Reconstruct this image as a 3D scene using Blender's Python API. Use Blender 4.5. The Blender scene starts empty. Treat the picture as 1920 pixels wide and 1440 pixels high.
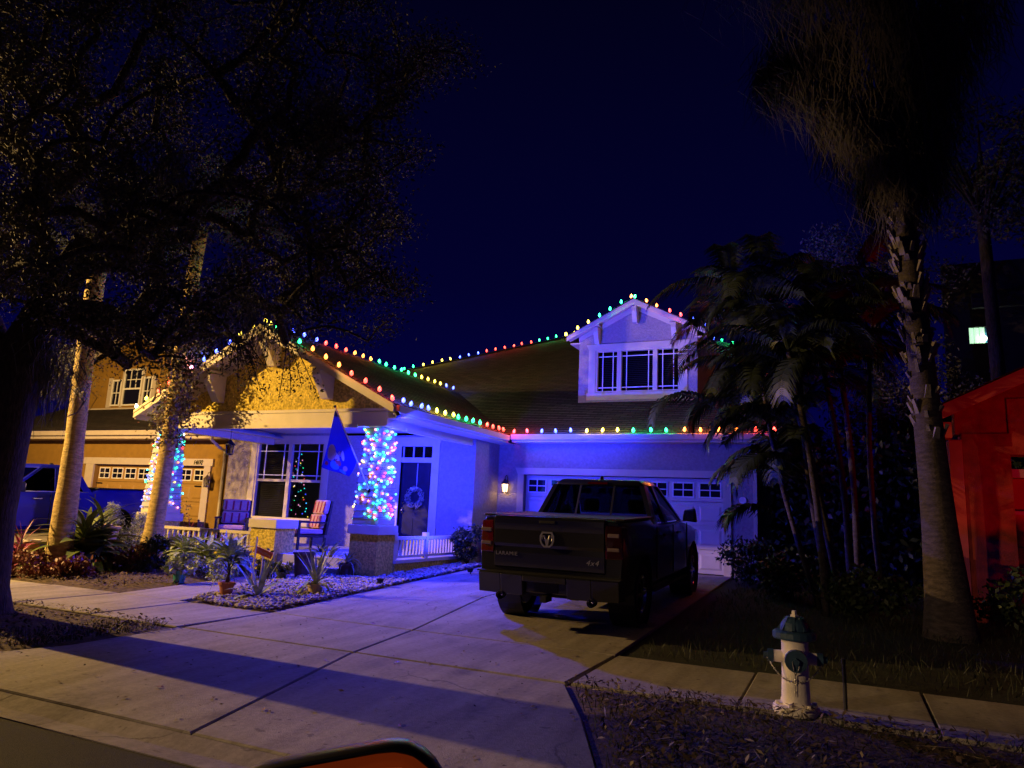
import bpy, math, random
import numpy as np
from mathutils import Vector, Matrix

scene = bpy.context.scene
C = scene.collection
RNG = random.Random(7)
R = math.radians

# ------------------------------------------------------------------ camera
YAW, PIT, ROL, FPX = R(24.68), R(10.074), R(2.553), 1351.2
_f = Vector((-math.sin(YAW)*math.cos(PIT), math.cos(YAW)*math.cos(PIT), math.sin(PIT)))
_r0 = Vector((math.cos(YAW), math.sin(YAW), 0)); _u0 = _r0.cross(_f)
_r = math.cos(ROL)*_r0 + math.sin(ROL)*_u0
_u = -math.sin(ROL)*_r0 + math.cos(ROL)*_u0
CAM = Vector((0, 0, 1.5))
cam_d = bpy.data.cameras.new('camera'); cam = bpy.data.objects.new('camera', cam_d); C.objects.link(cam)
cam.matrix_world = Matrix(((_r.x, _u.x, -_f.x, CAM.x), (_r.y, _u.y, -_f.y, CAM.y), (_r.z, _u.z, -_f.z, CAM.z), (0, 0, 0, 1)))
cam_d.sensor_fit = 'HORIZONTAL'; cam_d.sensor_width = 36; cam_d.lens = FPX/1920*36
cam_d.clip_start = .05; cam_d.clip_end = 2000
scene.camera = cam

# ------------------------------------------------------------------ view, night sky
vs = scene.view_settings
scene.display_settings.display_device = 'sRGB'
vs.view_transform = 'Standard'; vs.look = 'None'; vs.exposure = 0; vs.gamma = 1; vs.use_curve_mapping = False
scene.render.engine = 'CYCLES'
cy = scene.cycles
cy.use_denoising = True
try: cy.denoiser = 'OPENIMAGEDENOISE'
except Exception: pass
cy.max_bounces = 5; cy.diffuse_bounces = 3; cy.glossy_bounces = 3; cy.transmission_bounces = 4; cy.transparent_max_bounces = 8
cy.sample_clamp_indirect = 3; cy.sample_clamp_direct = 0
cy.caustics_reflective = False; cy.caustics_refractive = False
cy.use_light_tree = True

world = bpy.data.worlds.new('World'); scene.world = world; world.use_nodes = True
wn, wl = world.node_tree.nodes, world.node_tree.links
wn.clear()
w_out = wn.new('ShaderNodeOutputWorld'); w_bg = wn.new('ShaderNodeBackground')
w_tc = wn.new('ShaderNodeTexCoord'); w_sep = wn.new('ShaderNodeSeparateXYZ'); w_ramp = wn.new('ShaderNodeValToRGB')
wl.new(w_tc.outputs['Generated'], w_sep.inputs[0]); wl.new(w_sep.outputs['Z'], w_ramp.inputs[0])
wl.new(w_ramp.outputs[0], w_bg.inputs[0]); wl.new(w_bg.outputs[0], w_out.inputs[0])
el = w_ramp.color_ramp.elements
el[0].position = 0.0; el[0].color = (.0010, .0008, .058, 1)
el[1].position = .75; el[1].color = (.0006, .0005, .004, 1)
e2 = w_ramp.color_ramp.elements.new(.3); e2.color = (.0008, .0007, .024, 1)
w_bg.inputs[1].default_value = 1.0

WARM = (1.0, .60, .19)
BLUE = (.012, .020, 1.0)
LAMP_POS = (-18.2, 5.95, 5.4);  LAMP_W = 7600
FILL_POS = (-10.5, -7.5, 4.3); FILL_W = 3400          # added unseen lamp behind the viewer, brightens the hydrant and verge
EAVE_POS = (-7.36, 11.12, 3.12); EAVE_W = 1150         # blue flood under the front corner of the porch eave
FLOOD_POS = (-7.05, 13.7, .42); FLOOD_W = 1000          # low blue flood washing the porch side beam
FLOOD2_POS = (-7.42, 11.0, .36); FLOOD2_W = 7500       # low blue flood aimed at the dormer
PORCH_POS = (-9.30, 13.30, 2.72); PORCH_W = 900       # blue bulb by the front door
RED_POS = (5.6, 10.4, .45); RED_W = 300

def lamp(name, loc, power, color, radius=.06, kind='POINT', aim=None, size=2.6, blend=.6, parent=None):
    d = bpy.data.lights.new(name, kind); d.energy = power; d.color = color; d.shadow_soft_size = radius
    if kind == 'SPOT': d.spot_size = size; d.spot_blend = blend
    o = bpy.data.objects.new(name, d); C.objects.link(o); o.location = loc
    if aim is not None: o.rotation_euler = (Vector(aim)-Vector(loc)).to_track_quat('-Z', 'Y').to_euler()
    return o
lamp('street_lamp_light', LAMP_POS, LAMP_W, WARM, .06)
lamp('hydrant_fill_light', FILL_POS, FILL_W, (1, .66, .34), .08, 'SPOT', (.6, 6.0, .2), R(31), .8)
lamp('blue_flood_light', FLOOD_POS, FLOOD_W, BLUE, .06, 'SPOT', (-8.15, 13.7, 3.3), R(128), .55)
lamp('blue_dormer_flood_light', FLOOD2_POS, FLOOD2_W, BLUE, .06, 'SPOT', (-4.9, 18.6, 6.4), R(40), .8)
lamp('blue_eave_flood_light', EAVE_POS, EAVE_W, BLUE, .05, 'SPOT', (EAVE_POS[0]+.36, EAVE_POS[1]+.42, EAVE_POS[2]-.83), R(178), .12)
lamp('porch_bulb_light', PORCH_POS, PORCH_W, BLUE, .05)
lamp('red_flood_light', RED_POS, RED_W, (1, .004, .002), .08, 'SPOT', (4.5, 13.6, 2.3), R(88), .4)

# ------------------------------------------------------------------ helpers
def ray(x, y): return _f + _r*((x-960)/FPX) - _u*((y-720)/FPX)
def gz(Y):
    """height of the finished ground: it climbs gently from the sidewalk to the houses"""
    if Y < 3.84: return -.1
    if Y < 6.5: return -.06 + .06*(Y-3.84)/2.66
    if Y < 8.05: return 0.0
    return min(.32, .32*(Y-8.05)/8.81)
def G(x, y, dz=0):
    d = ray(x, y); z = 0
    for i in range(40):
        t = (z-CAM.z)/d.z; Y = d.y*t; z = .5*z+.5*gz(Y)
    return Vector((d.x*t, d.y*t, z+dz))
def onY(x, y, Y): d = ray(x, y); return CAM + d*(Y/d.y)
def onX(x, y, X): d = ray(x, y); return CAM + d*(X/d.x)
def at(x, y, depth): return CAM + ray(x, y)*depth

class MB:
    def __init__(s): s.v = []; s.f = []; s.mi = []; s.cur = 0
    def add(s, v, f):
        b = len(s.v); s.v += [tuple(p) for p in v]
        for q in f: s.f.append(tuple(i+b for i in q)); s.mi.append(s.cur)
        return s
    def hexa(s, p):
        return s.add(p, [(0,3,2,1),(4,5,6,7),(0,1,5,4),(1,2,6,5),(2,3,7,6),(3,0,4,7)])
    def box(s, x0, x1, y0, y1, z0, z1):
        return s.hexa([(x0,y0,z0),(x1,y0,z0),(x1,y1,z0),(x0,y1,z0),(x0,y0,z1),(x1,y0,z1),(x1,y1,z1),(x0,y1,z1)])
    def bar(s, a, b, w, h, up=(0,0,1)):
        a = Vector(a); b = Vector(b); d = (b-a).normalized(); sd = d.cross(Vector(up))
        if sd.length < 1e-5: sd = d.cross(Vector((1,0,0)))
        sd.normalize(); u = sd.cross(d).normalized(); sd *= w/2; u *= h/2
        return s.hexa([a-sd-u, a+sd-u, b+sd-u, b-sd-u, a-sd+u, a+sd+u, b+sd+u, b-sd+u])
    def prism(s, poly, vec):
        n = len(poly); vec = Vector(vec); p = [Vector(q) for q in poly]
        v = p+[q+vec for q in p]
        return s.add(v, [tuple(range(n))[::-1], tuple(range(n, 2*n))]+[(i, (i+1) % n, n+(i+1) % n, n+i) for i in range(n)])
    def tube(s, pts, rad, n=8, cap=True):
        pts = [Vector(p) for p in pts]; m = len(pts)
        if not hasattr(rad, '__len__'): rad = [rad]*m
        v = []; f = []; ref = None
        for i, p in enumerate(pts):
            d = (pts[min(i+1, m-1)]-pts[max(i-1, 0)]).normalized()
            if ref is None:
                ref = Vector((1,0,0)) if abs(d.x) < .9 else Vector((0,1,0))
            a = d.cross(ref).normalized(); b = d.cross(a); ref = b.cross(d)*1.0
            ref = -d.cross(a).cross(d) if False else a.cross(d)
            for k in range(n):
                t = 2*math.pi*k/n; v.append(p+a*(math.cos(t)*rad[i])+b*(math.sin(t)*rad[i]))
        for i in range(m-1):
            for k in range(n):
                f.append((i*n+k, i*n+(k+1) % n, (i+1)*n+(k+1) % n, (i+1)*n+k))
        if cap: f.append(tuple(range(n))[::-1]); f.append(tuple(range((m-1)*n, m*n)))
        return s.add(v, f)
    def lathe(s, prof, c=(0,0,0), n=16, axis='z', cap=True):
        v = []; f = []; c = Vector(c)
        for r, h in prof:
            for k in range(n):
                t = 2*math.pi*k/n; a, b = r*math.cos(t), r*math.sin(t)
                v.append(c+Vector({'z': (a, b, h), 'y': (a, h, b), 'x': (h, a, b)}[axis]))
        m = len(prof)
        for i in range(m-1):
            for k in range(n): f.append((i*n+k, i*n+(k+1) % n, (i+1)*n+(k+1) % n, (i+1)*n+k))
        if cap: f.append(tuple(range(n))[::-1]); f.append(tuple(range((m-1)*n, m*n)))
        return s.add(v, f)
    def ball(s, c, r, nu=10, nv=6, e=1.0):
        if not hasattr(r, '__len__'): r = (r, r, r)
        v = []; f = []
        sp = lambda a: math.copysign(abs(a)**e, a)
        for j in range(nv+1):
            ph = -math.pi/2+math.pi*j/nv
            for k in range(nu):
                t = 2*math.pi*k/nu
                v.append((c[0]+r[0]*sp(math.cos(ph))*sp(math.cos(t)), c[1]+r[1]*sp(math.cos(ph))*sp(math.sin(t)), c[2]+r[2]*sp(math.sin(ph))))
        for j in range(nv):
            for k in range(nu): f.append((j*nu+k, j*nu+(k+1) % nu, (j+1)*nu+(k+1) % nu, (j+1)*nu+k))
        return s.add(v, f)
    def obj(s, name, mat, parent=None, smooth=False, bevel=0, local=False, sub=0, kind=None, rec=True):
        me = bpy.data.meshes.new(name)
        off = Vector((0,0,0))
        if parent is not None and not local: off = wloc(parent)
        me.from_pydata([tuple(Vector(p)-off) for p in s.v], [], s.f)
        mats = mat if isinstance(mat, (list, tuple)) else [mat]
        for m in mats: me.materials.append(m)
        if len(mats) > 1: me.polygons.foreach_set('material_index', s.mi)
        if rec:
            import bmesh
            bm = bmesh.new(); bm.from_mesh(me); bmesh.ops.recalc_face_normals(bm, faces=bm.faces); bm.to_mesh(me); bm.free()
        if smooth: me.polygons.foreach_set('use_smooth', [True]*len(me.polygons))
        me.update()
        o = bpy.data.objects.new(name, me); C.objects.link(o)
        if parent is not None: o.parent = parent
        if bevel:
            m = o.modifiers.new('bevel', 'BEVEL'); m.width = bevel; m.segments = 2; m.limit_method = 'ANGLE'; m.angle_limit = R(40)
        if sub:
            m = o.modifiers.new('sub', 'SUBSURF'); m.levels = sub; m.render_levels = sub
        if kind: o['kind'] = kind
        return o

def wloc(o):
    v = Vector((0,0,0))
    while o is not None: v += o.location; o = o.parent
    return v
def tag(o, label, cat, group=None):
    o['label'] = label; o['category'] = cat
    if group: o['group'] = group
    return o
def thing(name, label, cat, loc=(0,0,0), group=None, rotz=0, pitch=0):
    o = bpy.data.objects.new(name, None); C.objects.link(o); o.location = loc; o.rotation_euler = (pitch, 0, rotz)
    return tag(o, label, cat, group)
def inst(src, name, parent, loc, rot=None, scale=None):
    """another object that shares the mesh of src, placed at a world point under an unrotated parent"""
    o = bpy.data.objects.new(name, src.data); C.objects.link(o); o.parent = parent
    o.location = Vector(loc)-(wloc(parent) if parent else Vector((0,0,0)))
    if rot: o.rotation_euler = rot
    if scale: o.scale = scale
    return o

# ------------------------------------------------------------------ materials
def mat(name, col, rough=.7, metal=0, var=.15, vscale=6, bump=0, bscale=40, spec=.4, col2=None, coat=0, emit=None, estr=0, alpha=1, stretch=None, detail=6):
    m = bpy.data.materials.new(name); m.use_nodes = True
    n, l = m.node_tree.nodes, m.node_tree.links
    b = n['Principled BSDF']
    b.inputs['Roughness'].default_value = rough; b.inputs['Metallic'].default_value = metal
    b.inputs['Specular IOR Level'].default_value = spec
    if coat: b.inputs['Coat Weight'].default_value = coat; b.inputs['Coat Roughness'].default_value = .04
    tc = n.new('ShaderNodeTexCoord'); mp = n.new('ShaderNodeMapping'); l.new(tc.outputs['Object'], mp.inputs[0])
    if stretch: mp.inputs['Scale'].default_value = stretch
    nz = n.new('ShaderNodeTexNoise'); nz.inputs['Scale'].default_value = vscale; nz.inputs['Detail'].default_value = detail
    l.new(mp.outputs[0], nz.inputs[0])
    rp = n.new('ShaderNodeValToRGB'); l.new(nz.outputs[0], rp.inputs[0])
    c2 = col2 if col2 else tuple(min(1, c*(1+var)) for c in col)
    c1 = col if col2 else tuple(c*(1-var) for c in col)
    rp.color_ramp.elements[0].position = .33; rp.color_ramp.elements[1].position = .67
    rp.color_ramp.elements[0].color = (*c1, 1); rp.color_ramp.elements[1].color = (*c2, 1)
    l.new(rp.outputs[0], b.inputs['Base Color'])
    if bump:
        n2 = n.new('ShaderNodeTexNoise'); n2.inputs['Scale'].default_value = bscale; n2.inputs['Detail'].default_value = 4
        l.new(mp.outputs[0], n2.inputs[0])
        bp = n.new('ShaderNodeBump'); bp.inputs['Strength'].default_value = bump; bp.inputs['Distance'].default_value = .02
        l.new(n2.outputs[0], bp.inputs['Height']); l.new(bp.outputs[0], b.inputs['Normal'])
    if emit: b.inputs['Emission Color'].default_value = (*emit, 1); b.inputs['Emission Strength'].default_value = estr
    return m
def emis(name, col, strength):
    m = bpy.data.materials.new(name); m.use_nodes = True
    b = m.node_tree.nodes['Principled BSDF']
    b.inputs['Base Color'].default_value = (*[min(1, .2+.5*c) for c in col], 1); b.inputs['Roughness'].default_value = .3
    b.inputs['Emission Color'].default_value = (*col, 1); b.inputs['Emission Strength'].default_value = strength
    return m
def glass(name, tint=(.5,.5,.5), refl=.12, rough=.02):
    """thin window glass: dark tinted see-through with a fresnel reflection"""
    m = bpy.data.materials.new(name); m.use_nodes = True
    n, l = m.node_tree.nodes, m.node_tree.links; n.clear()
    o = n.new('ShaderNodeOutputMaterial'); t = n.new('ShaderNodeBsdfTransparent'); g = n.new('ShaderNodeBsdfGlossy')
    t.inputs[0].default_value = (*tint, 1); g.inputs['Roughness'].default_value = rough
    fr = n.new('ShaderNodeLayerWeight'); fr.inputs['Blend'].default_value = refl
    mx = n.new('ShaderNodeMixShader'); l.new(fr.outputs['Fresnel'], mx.inputs[0]); l.new(t.outputs[0], mx.inputs[1]); l.new(g.outputs[0], mx.inputs[2])
    l.new(mx.outputs[0], o.inputs[0]); return m

M = dict(
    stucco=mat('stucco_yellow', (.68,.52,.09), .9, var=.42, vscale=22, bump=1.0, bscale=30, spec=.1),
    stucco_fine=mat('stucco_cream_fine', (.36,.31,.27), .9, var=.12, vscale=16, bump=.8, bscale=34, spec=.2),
    trim=mat('trim_white', (.66,.58,.38), .55, var=.05, vscale=4, bump=.05, bscale=30),
    siding=mat('siding_white', (.46,.45,.42), .5, var=.05, vscale=5),
    door=mat('door_navy', (.018,.018,.03), .3, var=.2, vscale=5, coat=.3),
    gdoor=mat('garage_door_cream', (.66,.60,.48), .5, var=.05, vscale=3),
    floor=mat('porch_concrete', (.36,.34,.31), .8, var=.2, vscale=3, bump=.2),
    dark=mat('dark_metal', (.02,.02,.022), .4, metal=.7, var=.2),
    blackp=mat('black_plastic', (.012,.012,.013), .55, var=.3),
    rubber=mat('rubber', (.012,.012,.012), .85, var=.3, bump=.2, bscale=60),
    badge=mat('badge_metal', (.45,.45,.46), .35, metal=.7, var=.05),
    room=mat('room_tan', (.42,.33,.24), .9, var=.05),
    chrome=mat('chrome', (.6,.6,.62), .15, metal=1, var=.05),
    steel=mat('chain_steel', (.45,.42,.38), .35, metal=1, var=.2, vscale=30),
    blind=mat('blind_slat', (.30,.28,.25), .6, var=.05),
    black_room=mat('room_dark', (.01,.01,.012), .9, var=.1),
    concrete=mat('concrete', (.33,.295,.265), .85, var=.22, vscale=2.2, bump=.18, bscale=55, detail=10),
    concrete2=mat('concrete_gutter', (.36,.31,.30), .85, var=.25, vscale=3, bump=.25, bscale=50, detail=10),
    asphalt=mat('asphalt', (.022,.019,.019), .9, var=.35, vscale=120, bump=.5, bscale=160, spec=.25),
    soil=mat('mulch_soil', (.085,.055,.035), .95, var=.5, vscale=14, bump=.8, bscale=30),
    lawn=mat('lawn_ground', (.014,.016,.008), .95, var=.5, vscale=10, bump=.8, bscale=40),
    ntan=mat('neighbour_tan', (.26,.145,.022), .85, var=.08, vscale=6, bump=.3, bscale=50),
    nlight=mat('neighbour_light_tan', (.44,.27,.05), .85, var=.06, vscale=6, bump=.2, bscale=50),
    ntrim=mat('neighbour_trim', (.50,.43,.36), .55, var=.05),
    ngdoor=mat('neighbour_garage_door', (.34,.20,.05), .55, var=.05),
    mullion=mat('white_mullion', (.80,.78,.75), .4, var=.03),
    rtrim=mat('right_house_trim', (.40,.055,.05), .6, var=.08),
    rstucco=mat('right_house_stucco', (.26,.028,.024), .85, var=.25, bump=.3, bscale=50),
    glass=glass('window_glass', (.55,.55,.6), .22),
    glass_dark=glass('dark_glass', (.03,.03,.035), .2),
    glass_car=glass('car_glass', (.10,.105,.12), .2),
    black_paint=mat('truck_paint_black', (.016,.017,.021), .28, metal=.3, var=.1, vscale=2, coat=.8, spec=.5),
    blue_paint=mat('truck_paint_blue', (.005,.007,.34), .4, var=.08, vscale=2, coat=.25, spec=.25),
    taillens=mat('tail_lens', (.075,.002,.004), .12, var=.2, vscale=20, coat=.8),
    lens_clear=mat('clear_lens', (.22,.16,.16), .12, var=.1, coat=.8),
    bark=mat('oak_bark', (.055,.042,.03), .95, var=.5, vscale=9, bump=1.0, bscale=16, stretch=(3,3,1)),
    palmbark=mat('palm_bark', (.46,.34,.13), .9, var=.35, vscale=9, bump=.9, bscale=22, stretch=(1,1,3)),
    palmbark2=mat('palm_bark_grey', (.060,.046,.045), .92, var=.4, vscale=8, bump=.8, bscale=24, stretch=(1,1,3)),
    boots=mat('palm_boots', (.20,.17,.17), .85, var=.3, vscale=10, bump=.5),
    oakleaf=mat('oak_leaf', (.055,.058,.040), .75, spec=.15, var=.5, vscale=3, col2=(.15,.145,.115)),
    ivyleaf=mat('creeper_leaf', (.06,.055,.02), .5, var=.4, vscale=4, col2=(.20,.14,.06)),
    moss=mat('spanish_moss', (.16,.16,.15), .95, var=.4, vscale=8),
    frond=mat('palm_frond', (.018,.028,.014), .5, var=.4, vscale=4, col2=(.042,.058,.032)),
    deadfrond=mat('dead_frond', (.055,.047,.048), .9, var=.4, vscale=9),
    shrub=mat('shrub_leaf', (.018,.028,.010), .5, var=.4, vscale=5, col2=(.05,.07,.025)),
    dracaena=mat('dracaena_leaf', (.07,.12,.02), .4, var=.3, vscale=4, col2=(.20,.22,.05)),
    variegated=mat('variegated_leaf', (.18,.27,.10), .45, var=.3, vscale=9, col2=(.60,.62,.40)),
    agave=mat('agave_leaf', (.16,.22,.10), .5, var=.2, vscale=6, col2=(.42,.44,.28)),
    ti=mat('ti_leaf', (.16,.02,.05), .45, var=.4, vscale=6, col2=(.34,.07,.12)),
    croton=mat('croton_leaf', (.10,.025,.02), .5, var=.4, vscale=7, col2=(.28,.10,.06)),
    spruce=mat('frosted_spruce', (.22,.26,.24), .7, var=.3, vscale=10, col2=(.52,.56,.55)),
    terracotta=mat('terracotta', (.42,.15,.06), .85, var=.15, vscale=8, bump=.1),
    teal=mat('teal_glaze', (.05,.30,.28), .35, var=.2, vscale=6),
    tanpot=mat('tan_pot', (.55,.42,.24), .7, var=.1),
    darkpot=mat('dark_barrel', (.12,.08,.06), .7, var=.3, vscale=8),
    whitepot=mat('white_pot', (.72,.66,.58), .5, var=.05),
    orange=mat('orange_sign', (.75,.16,.02), .6, var=.1),
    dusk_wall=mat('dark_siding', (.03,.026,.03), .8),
    stake=mat('stake_wood', (.30,.24,.24), .8, var=.3),
    cushion=mat('cushion_pink', (.62,.36,.34), .9, var=.1, vscale=20, bump=.2, bscale=80),
    stripe=mat('cushion_red', (.36,.03,.07), .9, var=.1, vscale=20),
    wicker=mat('chair_frame', (.03,.022,.02), .6, var=.3),
    flag=mat('flag_blue', (.02,.03,.28), .8, var=.15, vscale=4),
    fcream=mat('flag_cream', (.62,.56,.42), .8), fred=mat('flag_red', (.5,.06,.08), .8),
    fteal=mat('flag_teal', (.10,.38,.52), .8), fpink=mat('flag_pink', (.65,.32,.28), .8), fwhite=mat('flag_white', (.6,.6,.62), .8),
    wreath=mat('wreath_leaf', (.20,.19,.13), .6, var=.4, vscale=20),
    hyd=mat('hydrant_cream', (.86,.78,.64), .55, var=.12, vscale=7, bump=.15, bscale=40),
    hydblue=mat('hydrant_blue', (.025,.06,.10), .5, var=.3, vscale=10, bump=.1),
    gravel=mat('gravel_stone', (.26,.22,.18), .8, var=.35, vscale=3, col2=(.52,.46,.40)),
    chip=mat('mulch_chip', (.06,.038,.024), .9, var=.5, vscale=6, col2=(.19,.125,.075)),
    litter=mat('leaf_litter', (.09,.06,.035), .9, var=.5, vscale=4, col2=(.36,.26,.15)),
    twig=mat('dry_twig', (.42,.33,.2), .9),
    grass=mat('grass_blade', (.022,.026,.010), .6, var=.4, vscale=6),
    wire=mat('string_wire', (.012,.03,.015), .6),
    bronze=mat('lantern_bronze', (.16,.12,.09), .45, metal=.6, var=.3),
)
def weathered(name, base, dark, streak=(1.6,.22,1)):
    """broom finished concrete: broad stains, tyre-wise streaks, speckle, pitted grain"""
    m = bpy.data.materials.new(name); m.use_nodes = True
    n, l = m.node_tree.nodes, m.node_tree.links; b = n['Principled BSDF']; b.inputs['Roughness'].default_value = .85; b.inputs['Specular IOR Level'].default_value = .25
    geo = n.new('ShaderNodeNewGeometry')
    def noise(scale, detail, sc=None, lo=.35, hi=.65):
        src = geo.outputs['Position']
        if sc:
            mp = n.new('ShaderNodeMapping'); mp.inputs['Scale'].default_value = sc; l.new(src, mp.inputs[0]); src = mp.outputs[0]
        z = n.new('ShaderNodeTexNoise'); z.inputs['Scale'].default_value = scale; z.inputs['Detail'].default_value = detail; l.new(src, z.inputs[0])
        r = n.new('ShaderNodeMapRange'); r.inputs[1].default_value = lo; r.inputs[2].default_value = hi; l.new(z.outputs[0], r.inputs[0]); return r.outputs[0]
    def mul(a, b_):
        q = n.new('ShaderNodeMath'); q.operation = 'MULTIPLY'; l.new(a, q.inputs[0])
        if isinstance(b_, float): q.inputs[1].default_value = b_
        else: l.new(b_, q.inputs[1])
        return q.outputs[0]
    def add(a, b_):
        q = n.new('ShaderNodeMath'); q.operation = 'ADD'; l.new(a, q.inputs[0]); l.new(b_, q.inputs[1]); return q.outputs[0]
    t = add(add(mul(noise(.9, 8, None, .3, .7), .40), mul(noise(3.2, 8, streak, .38, .62), .30)), add(mul(noise(24, 4, None, .42, .6), .18), mul(noise(170, 2, None, .3, .7), .14)))
    sp = noise(11, 3, None, .66, .70)
    vo = n.new('ShaderNodeTexVoronoi'); vo.feature = 'DISTANCE_TO_EDGE'; vo.inputs['Scale'].default_value = .42
    wz = n.new('ShaderNodeTexNoise'); wz.inputs['Scale'].default_value = 2.5; wz.inputs['Detail'].default_value = 5; l.new(geo.outputs['Position'], wz.inputs[0])
    wa = n.new('ShaderNodeVectorMath'); wa.operation = 'MULTIPLY_ADD'; l.new(wz.outputs[1], wa.inputs[0]); wa.inputs[1].default_value = (.5,.5,0); l.new(geo.outputs['Position'], wa.inputs[2]); l.new(wa.outputs[0], vo.inputs[0])
    cr = n.new('ShaderNodeMapRange'); cr.inputs[1].default_value = .0; cr.inputs[2].default_value = .006; cr.inputs[3].default_value = 1; cr.inputs[4].default_value = 0; l.new(vo.outputs[0], cr.inputs[0])
    crk = mul(cr.outputs[0], noise(.55, 2, None, .52, .58))
    oil = mul(noise(1.6, 6, None, .60, .72), .35)
    cl = n.new('ShaderNodeMath'); cl.operation = 'SUBTRACT'; l.new(t, cl.inputs[0]); l.new(add(add(mul(sp, .45), mul(crk, .8)), oil), cl.inputs[1]); cl.use_clamp = True
    mx = n.new('ShaderNodeMix'); mx.data_type = 'RGBA'; mx.inputs[6].default_value = (*dark, 1); mx.inputs[7].default_value = (*base, 1); l.new(cl.outputs[0], mx.inputs[0]); l.new(mx.outputs[2], b.inputs['Base Color'])
    bp = n.new('ShaderNodeBump'); bp.inputs['Strength'].default_value = .35; bp.inputs['Distance'].default_value = .012
    l.new(add(mul(noise(90, 4, None, .2, .8), .6), mul(noise(5, 6, (1,.4,1), .2, .8), 1.0)), bp.inputs['Height']); l.new(bp.outputs[0], b.inputs['Normal'])
    return m
def cloth(name, col, trans=.6):
    m = mat(name, col, .9, var=.12, vscale=12); n, l = m.node_tree.nodes, m.node_tree.links
    b = n['Principled BSDF']; t = n.new('ShaderNodeBsdfTranslucent'); t.inputs[0].default_value = (*col, 1); mx = n.new('ShaderNodeMixShader'); mx.inputs[0].default_value = trans
    l.new(b.outputs[0], mx.inputs[1]); l.new(t.outputs[0], mx.inputs[2]); l.new(mx.outputs[0], n['Material Output'].inputs[0]); return m
M['flag'] = cloth('flag_navy', (.02,.022,.20), .5); M['fcream'] = cloth('flag_cream', (.62,.58,.50), .3); M['fteal'] = cloth('flag_teal', (.10,.42,.62), .3)
M['concrete'] = weathered('concrete_weathered', (.40,.36,.32), (.16,.135,.115))
M['concrete2'] = weathered('gutter_concrete', (.34,.30,.29), (.12,.10,.095))
# asphalt shingles: courses come from the geometry, tabs and grain from a brick pattern
def shingle(name, c1, c2):
    m = mat(name, c1, .95, var=.25, vscale=2.2, bump=.5, bscale=90, spec=.15)
    n, l = m.node_tree.nodes, m.node_tree.links
    br = n.new('ShaderNodeTexBrick'); tc = n.new('ShaderNodeTexCoord')
    br.inputs['Scale'].default_value = 1; br.inputs['Brick Width'].default_value = .33; br.inputs['Row Height'].default_value = .145
    br.inputs['Mortar Size'].default_value = .008; br.inputs['Color1'].default_value = (*c1, 1); br.inputs['Color2'].default_value = (*c2, 1)
    br.inputs['Mortar'].default_value = (*[c*.25 for c in c1], 1)
    l.new(tc.outputs['UV'], br.inputs[0])
    nz = [q for q in n if q.type == 'TEX_NOISE'][0]
    mx = n.new('ShaderNodeMix'); mx.data_type = 'RGBA'; mx.blend_type = 'MULTIPLY'; mx.inputs[0].default_value = .35
    l.new(br.outputs[0], mx.inputs[6]); l.new(nz.outputs[1], mx.inputs[7]); l.new(mx.outputs[2], n['Principled BSDF'].inputs['Base Color'])
    return m
M['roof'] = shingle('roof_shingle_brown', (.11,.085,.078), (.19,.15,.135))
M['nroof'] = shingle('roof_shingle_grey', (.05,.042,.044), (.085,.07,.07))

def courses(name, poly, mat_, parent, up, step=.145, lift=.018, thick=.0):
    """a roof plane as overlapping shingle courses: the polygon is cut into strips up the slope, each one lifted at its lower edge"""
    p = [Vector(q) for q in poly]; n = (p[1]-p[0]).cross(p[2]-p[1]).normalized()
    if n.z < 0: n = -n
    up = (Vector(up)-n*n.dot(Vector(up))).normalized(); ac = up.cross(n).normalized()
    o = p[0]; q = [((a-o).dot(ac), (a-o).dot(up)) for a in p]
    t0, t1 = min(a[1] for a in q), max(a[1] for a in q)
    def span(t):
        xs = []
        for i in range(len(q)):
            (xa, ta), (xb, tb) = q[i], q[(i+1) % len(q)]
            if (ta-t)*(tb-t) <= 0 and abs(ta-tb) > 1e-9: xs.append(xa+(xb-xa)*(t-ta)/(tb-ta))
        return (min(xs), max(xs)) if len(xs) > 1 else None
    v = []; f = []; uv = []
    k = math.ceil((t1-t0)/step)
    for i in range(k):
        a = t0+i*step+1e-4; b = min(t0+(i+1)*step, t1)-1e-4
        sa, sb = span(a), span(b)
        if not sa or not sb: continue
        i0 = len(v)
        pts = [(sa[0],a,lift),(sa[1],a,lift),(sb[1],b,.002),(sb[0],b,.002),(sa[0],a,0),(sa[1],a,0)]
        for (x, t, h) in pts: v.append(o+ac*x+up*t+n*h); uv.append((x, t))
        f += [(i0,i0+1,i0+2,i0+3),(i0+4,i0+5,i0+1,i0)]
    mb = MB(); mb.add(v, f); ob = mb.obj(name, mat_, parent, rec=False)
    ul = ob.data.uv_layers.new(name='UVMap')
    ul.data.foreach_set('uv', [c for pl in ob.data.polygons for li in pl.loop_indices for c in uv[ob.data.loops[li].vertex_index]])
    return ob

def text_mesh(name, body, size, m, parent, loc, extrude=.004, shear=0, scale=(1,1,1), spacing=1, center=False):
    """lettering as real mesh strokes, standing upright and facing the street"""
    d = bpy.data.curves.new(name, 'FONT'); d.body = body; d.size = size; d.shear = shear; d.extrude = extrude; d.space_character = spacing; d.resolution_u = 2
    if center: d.align_x = 'CENTER'; d.align_y = 'CENTER'
    tmp = bpy.data.objects.new(name, d); C.objects.link(tmp)
    me = bpy.data.meshes.new_from_object(tmp.evaluated_get(bpy.context.evaluated_depsgraph_get())); bpy.data.objects.remove(tmp); bpy.data.curves.remove(d)
    me.materials.clear(); me.materials.append(m)
    o = bpy.data.objects.new(name, me); C.objects.link(o); o.parent = parent; o.location = loc; o.rotation_euler = (R(90),0,0); o.scale = scale
    return o
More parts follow.
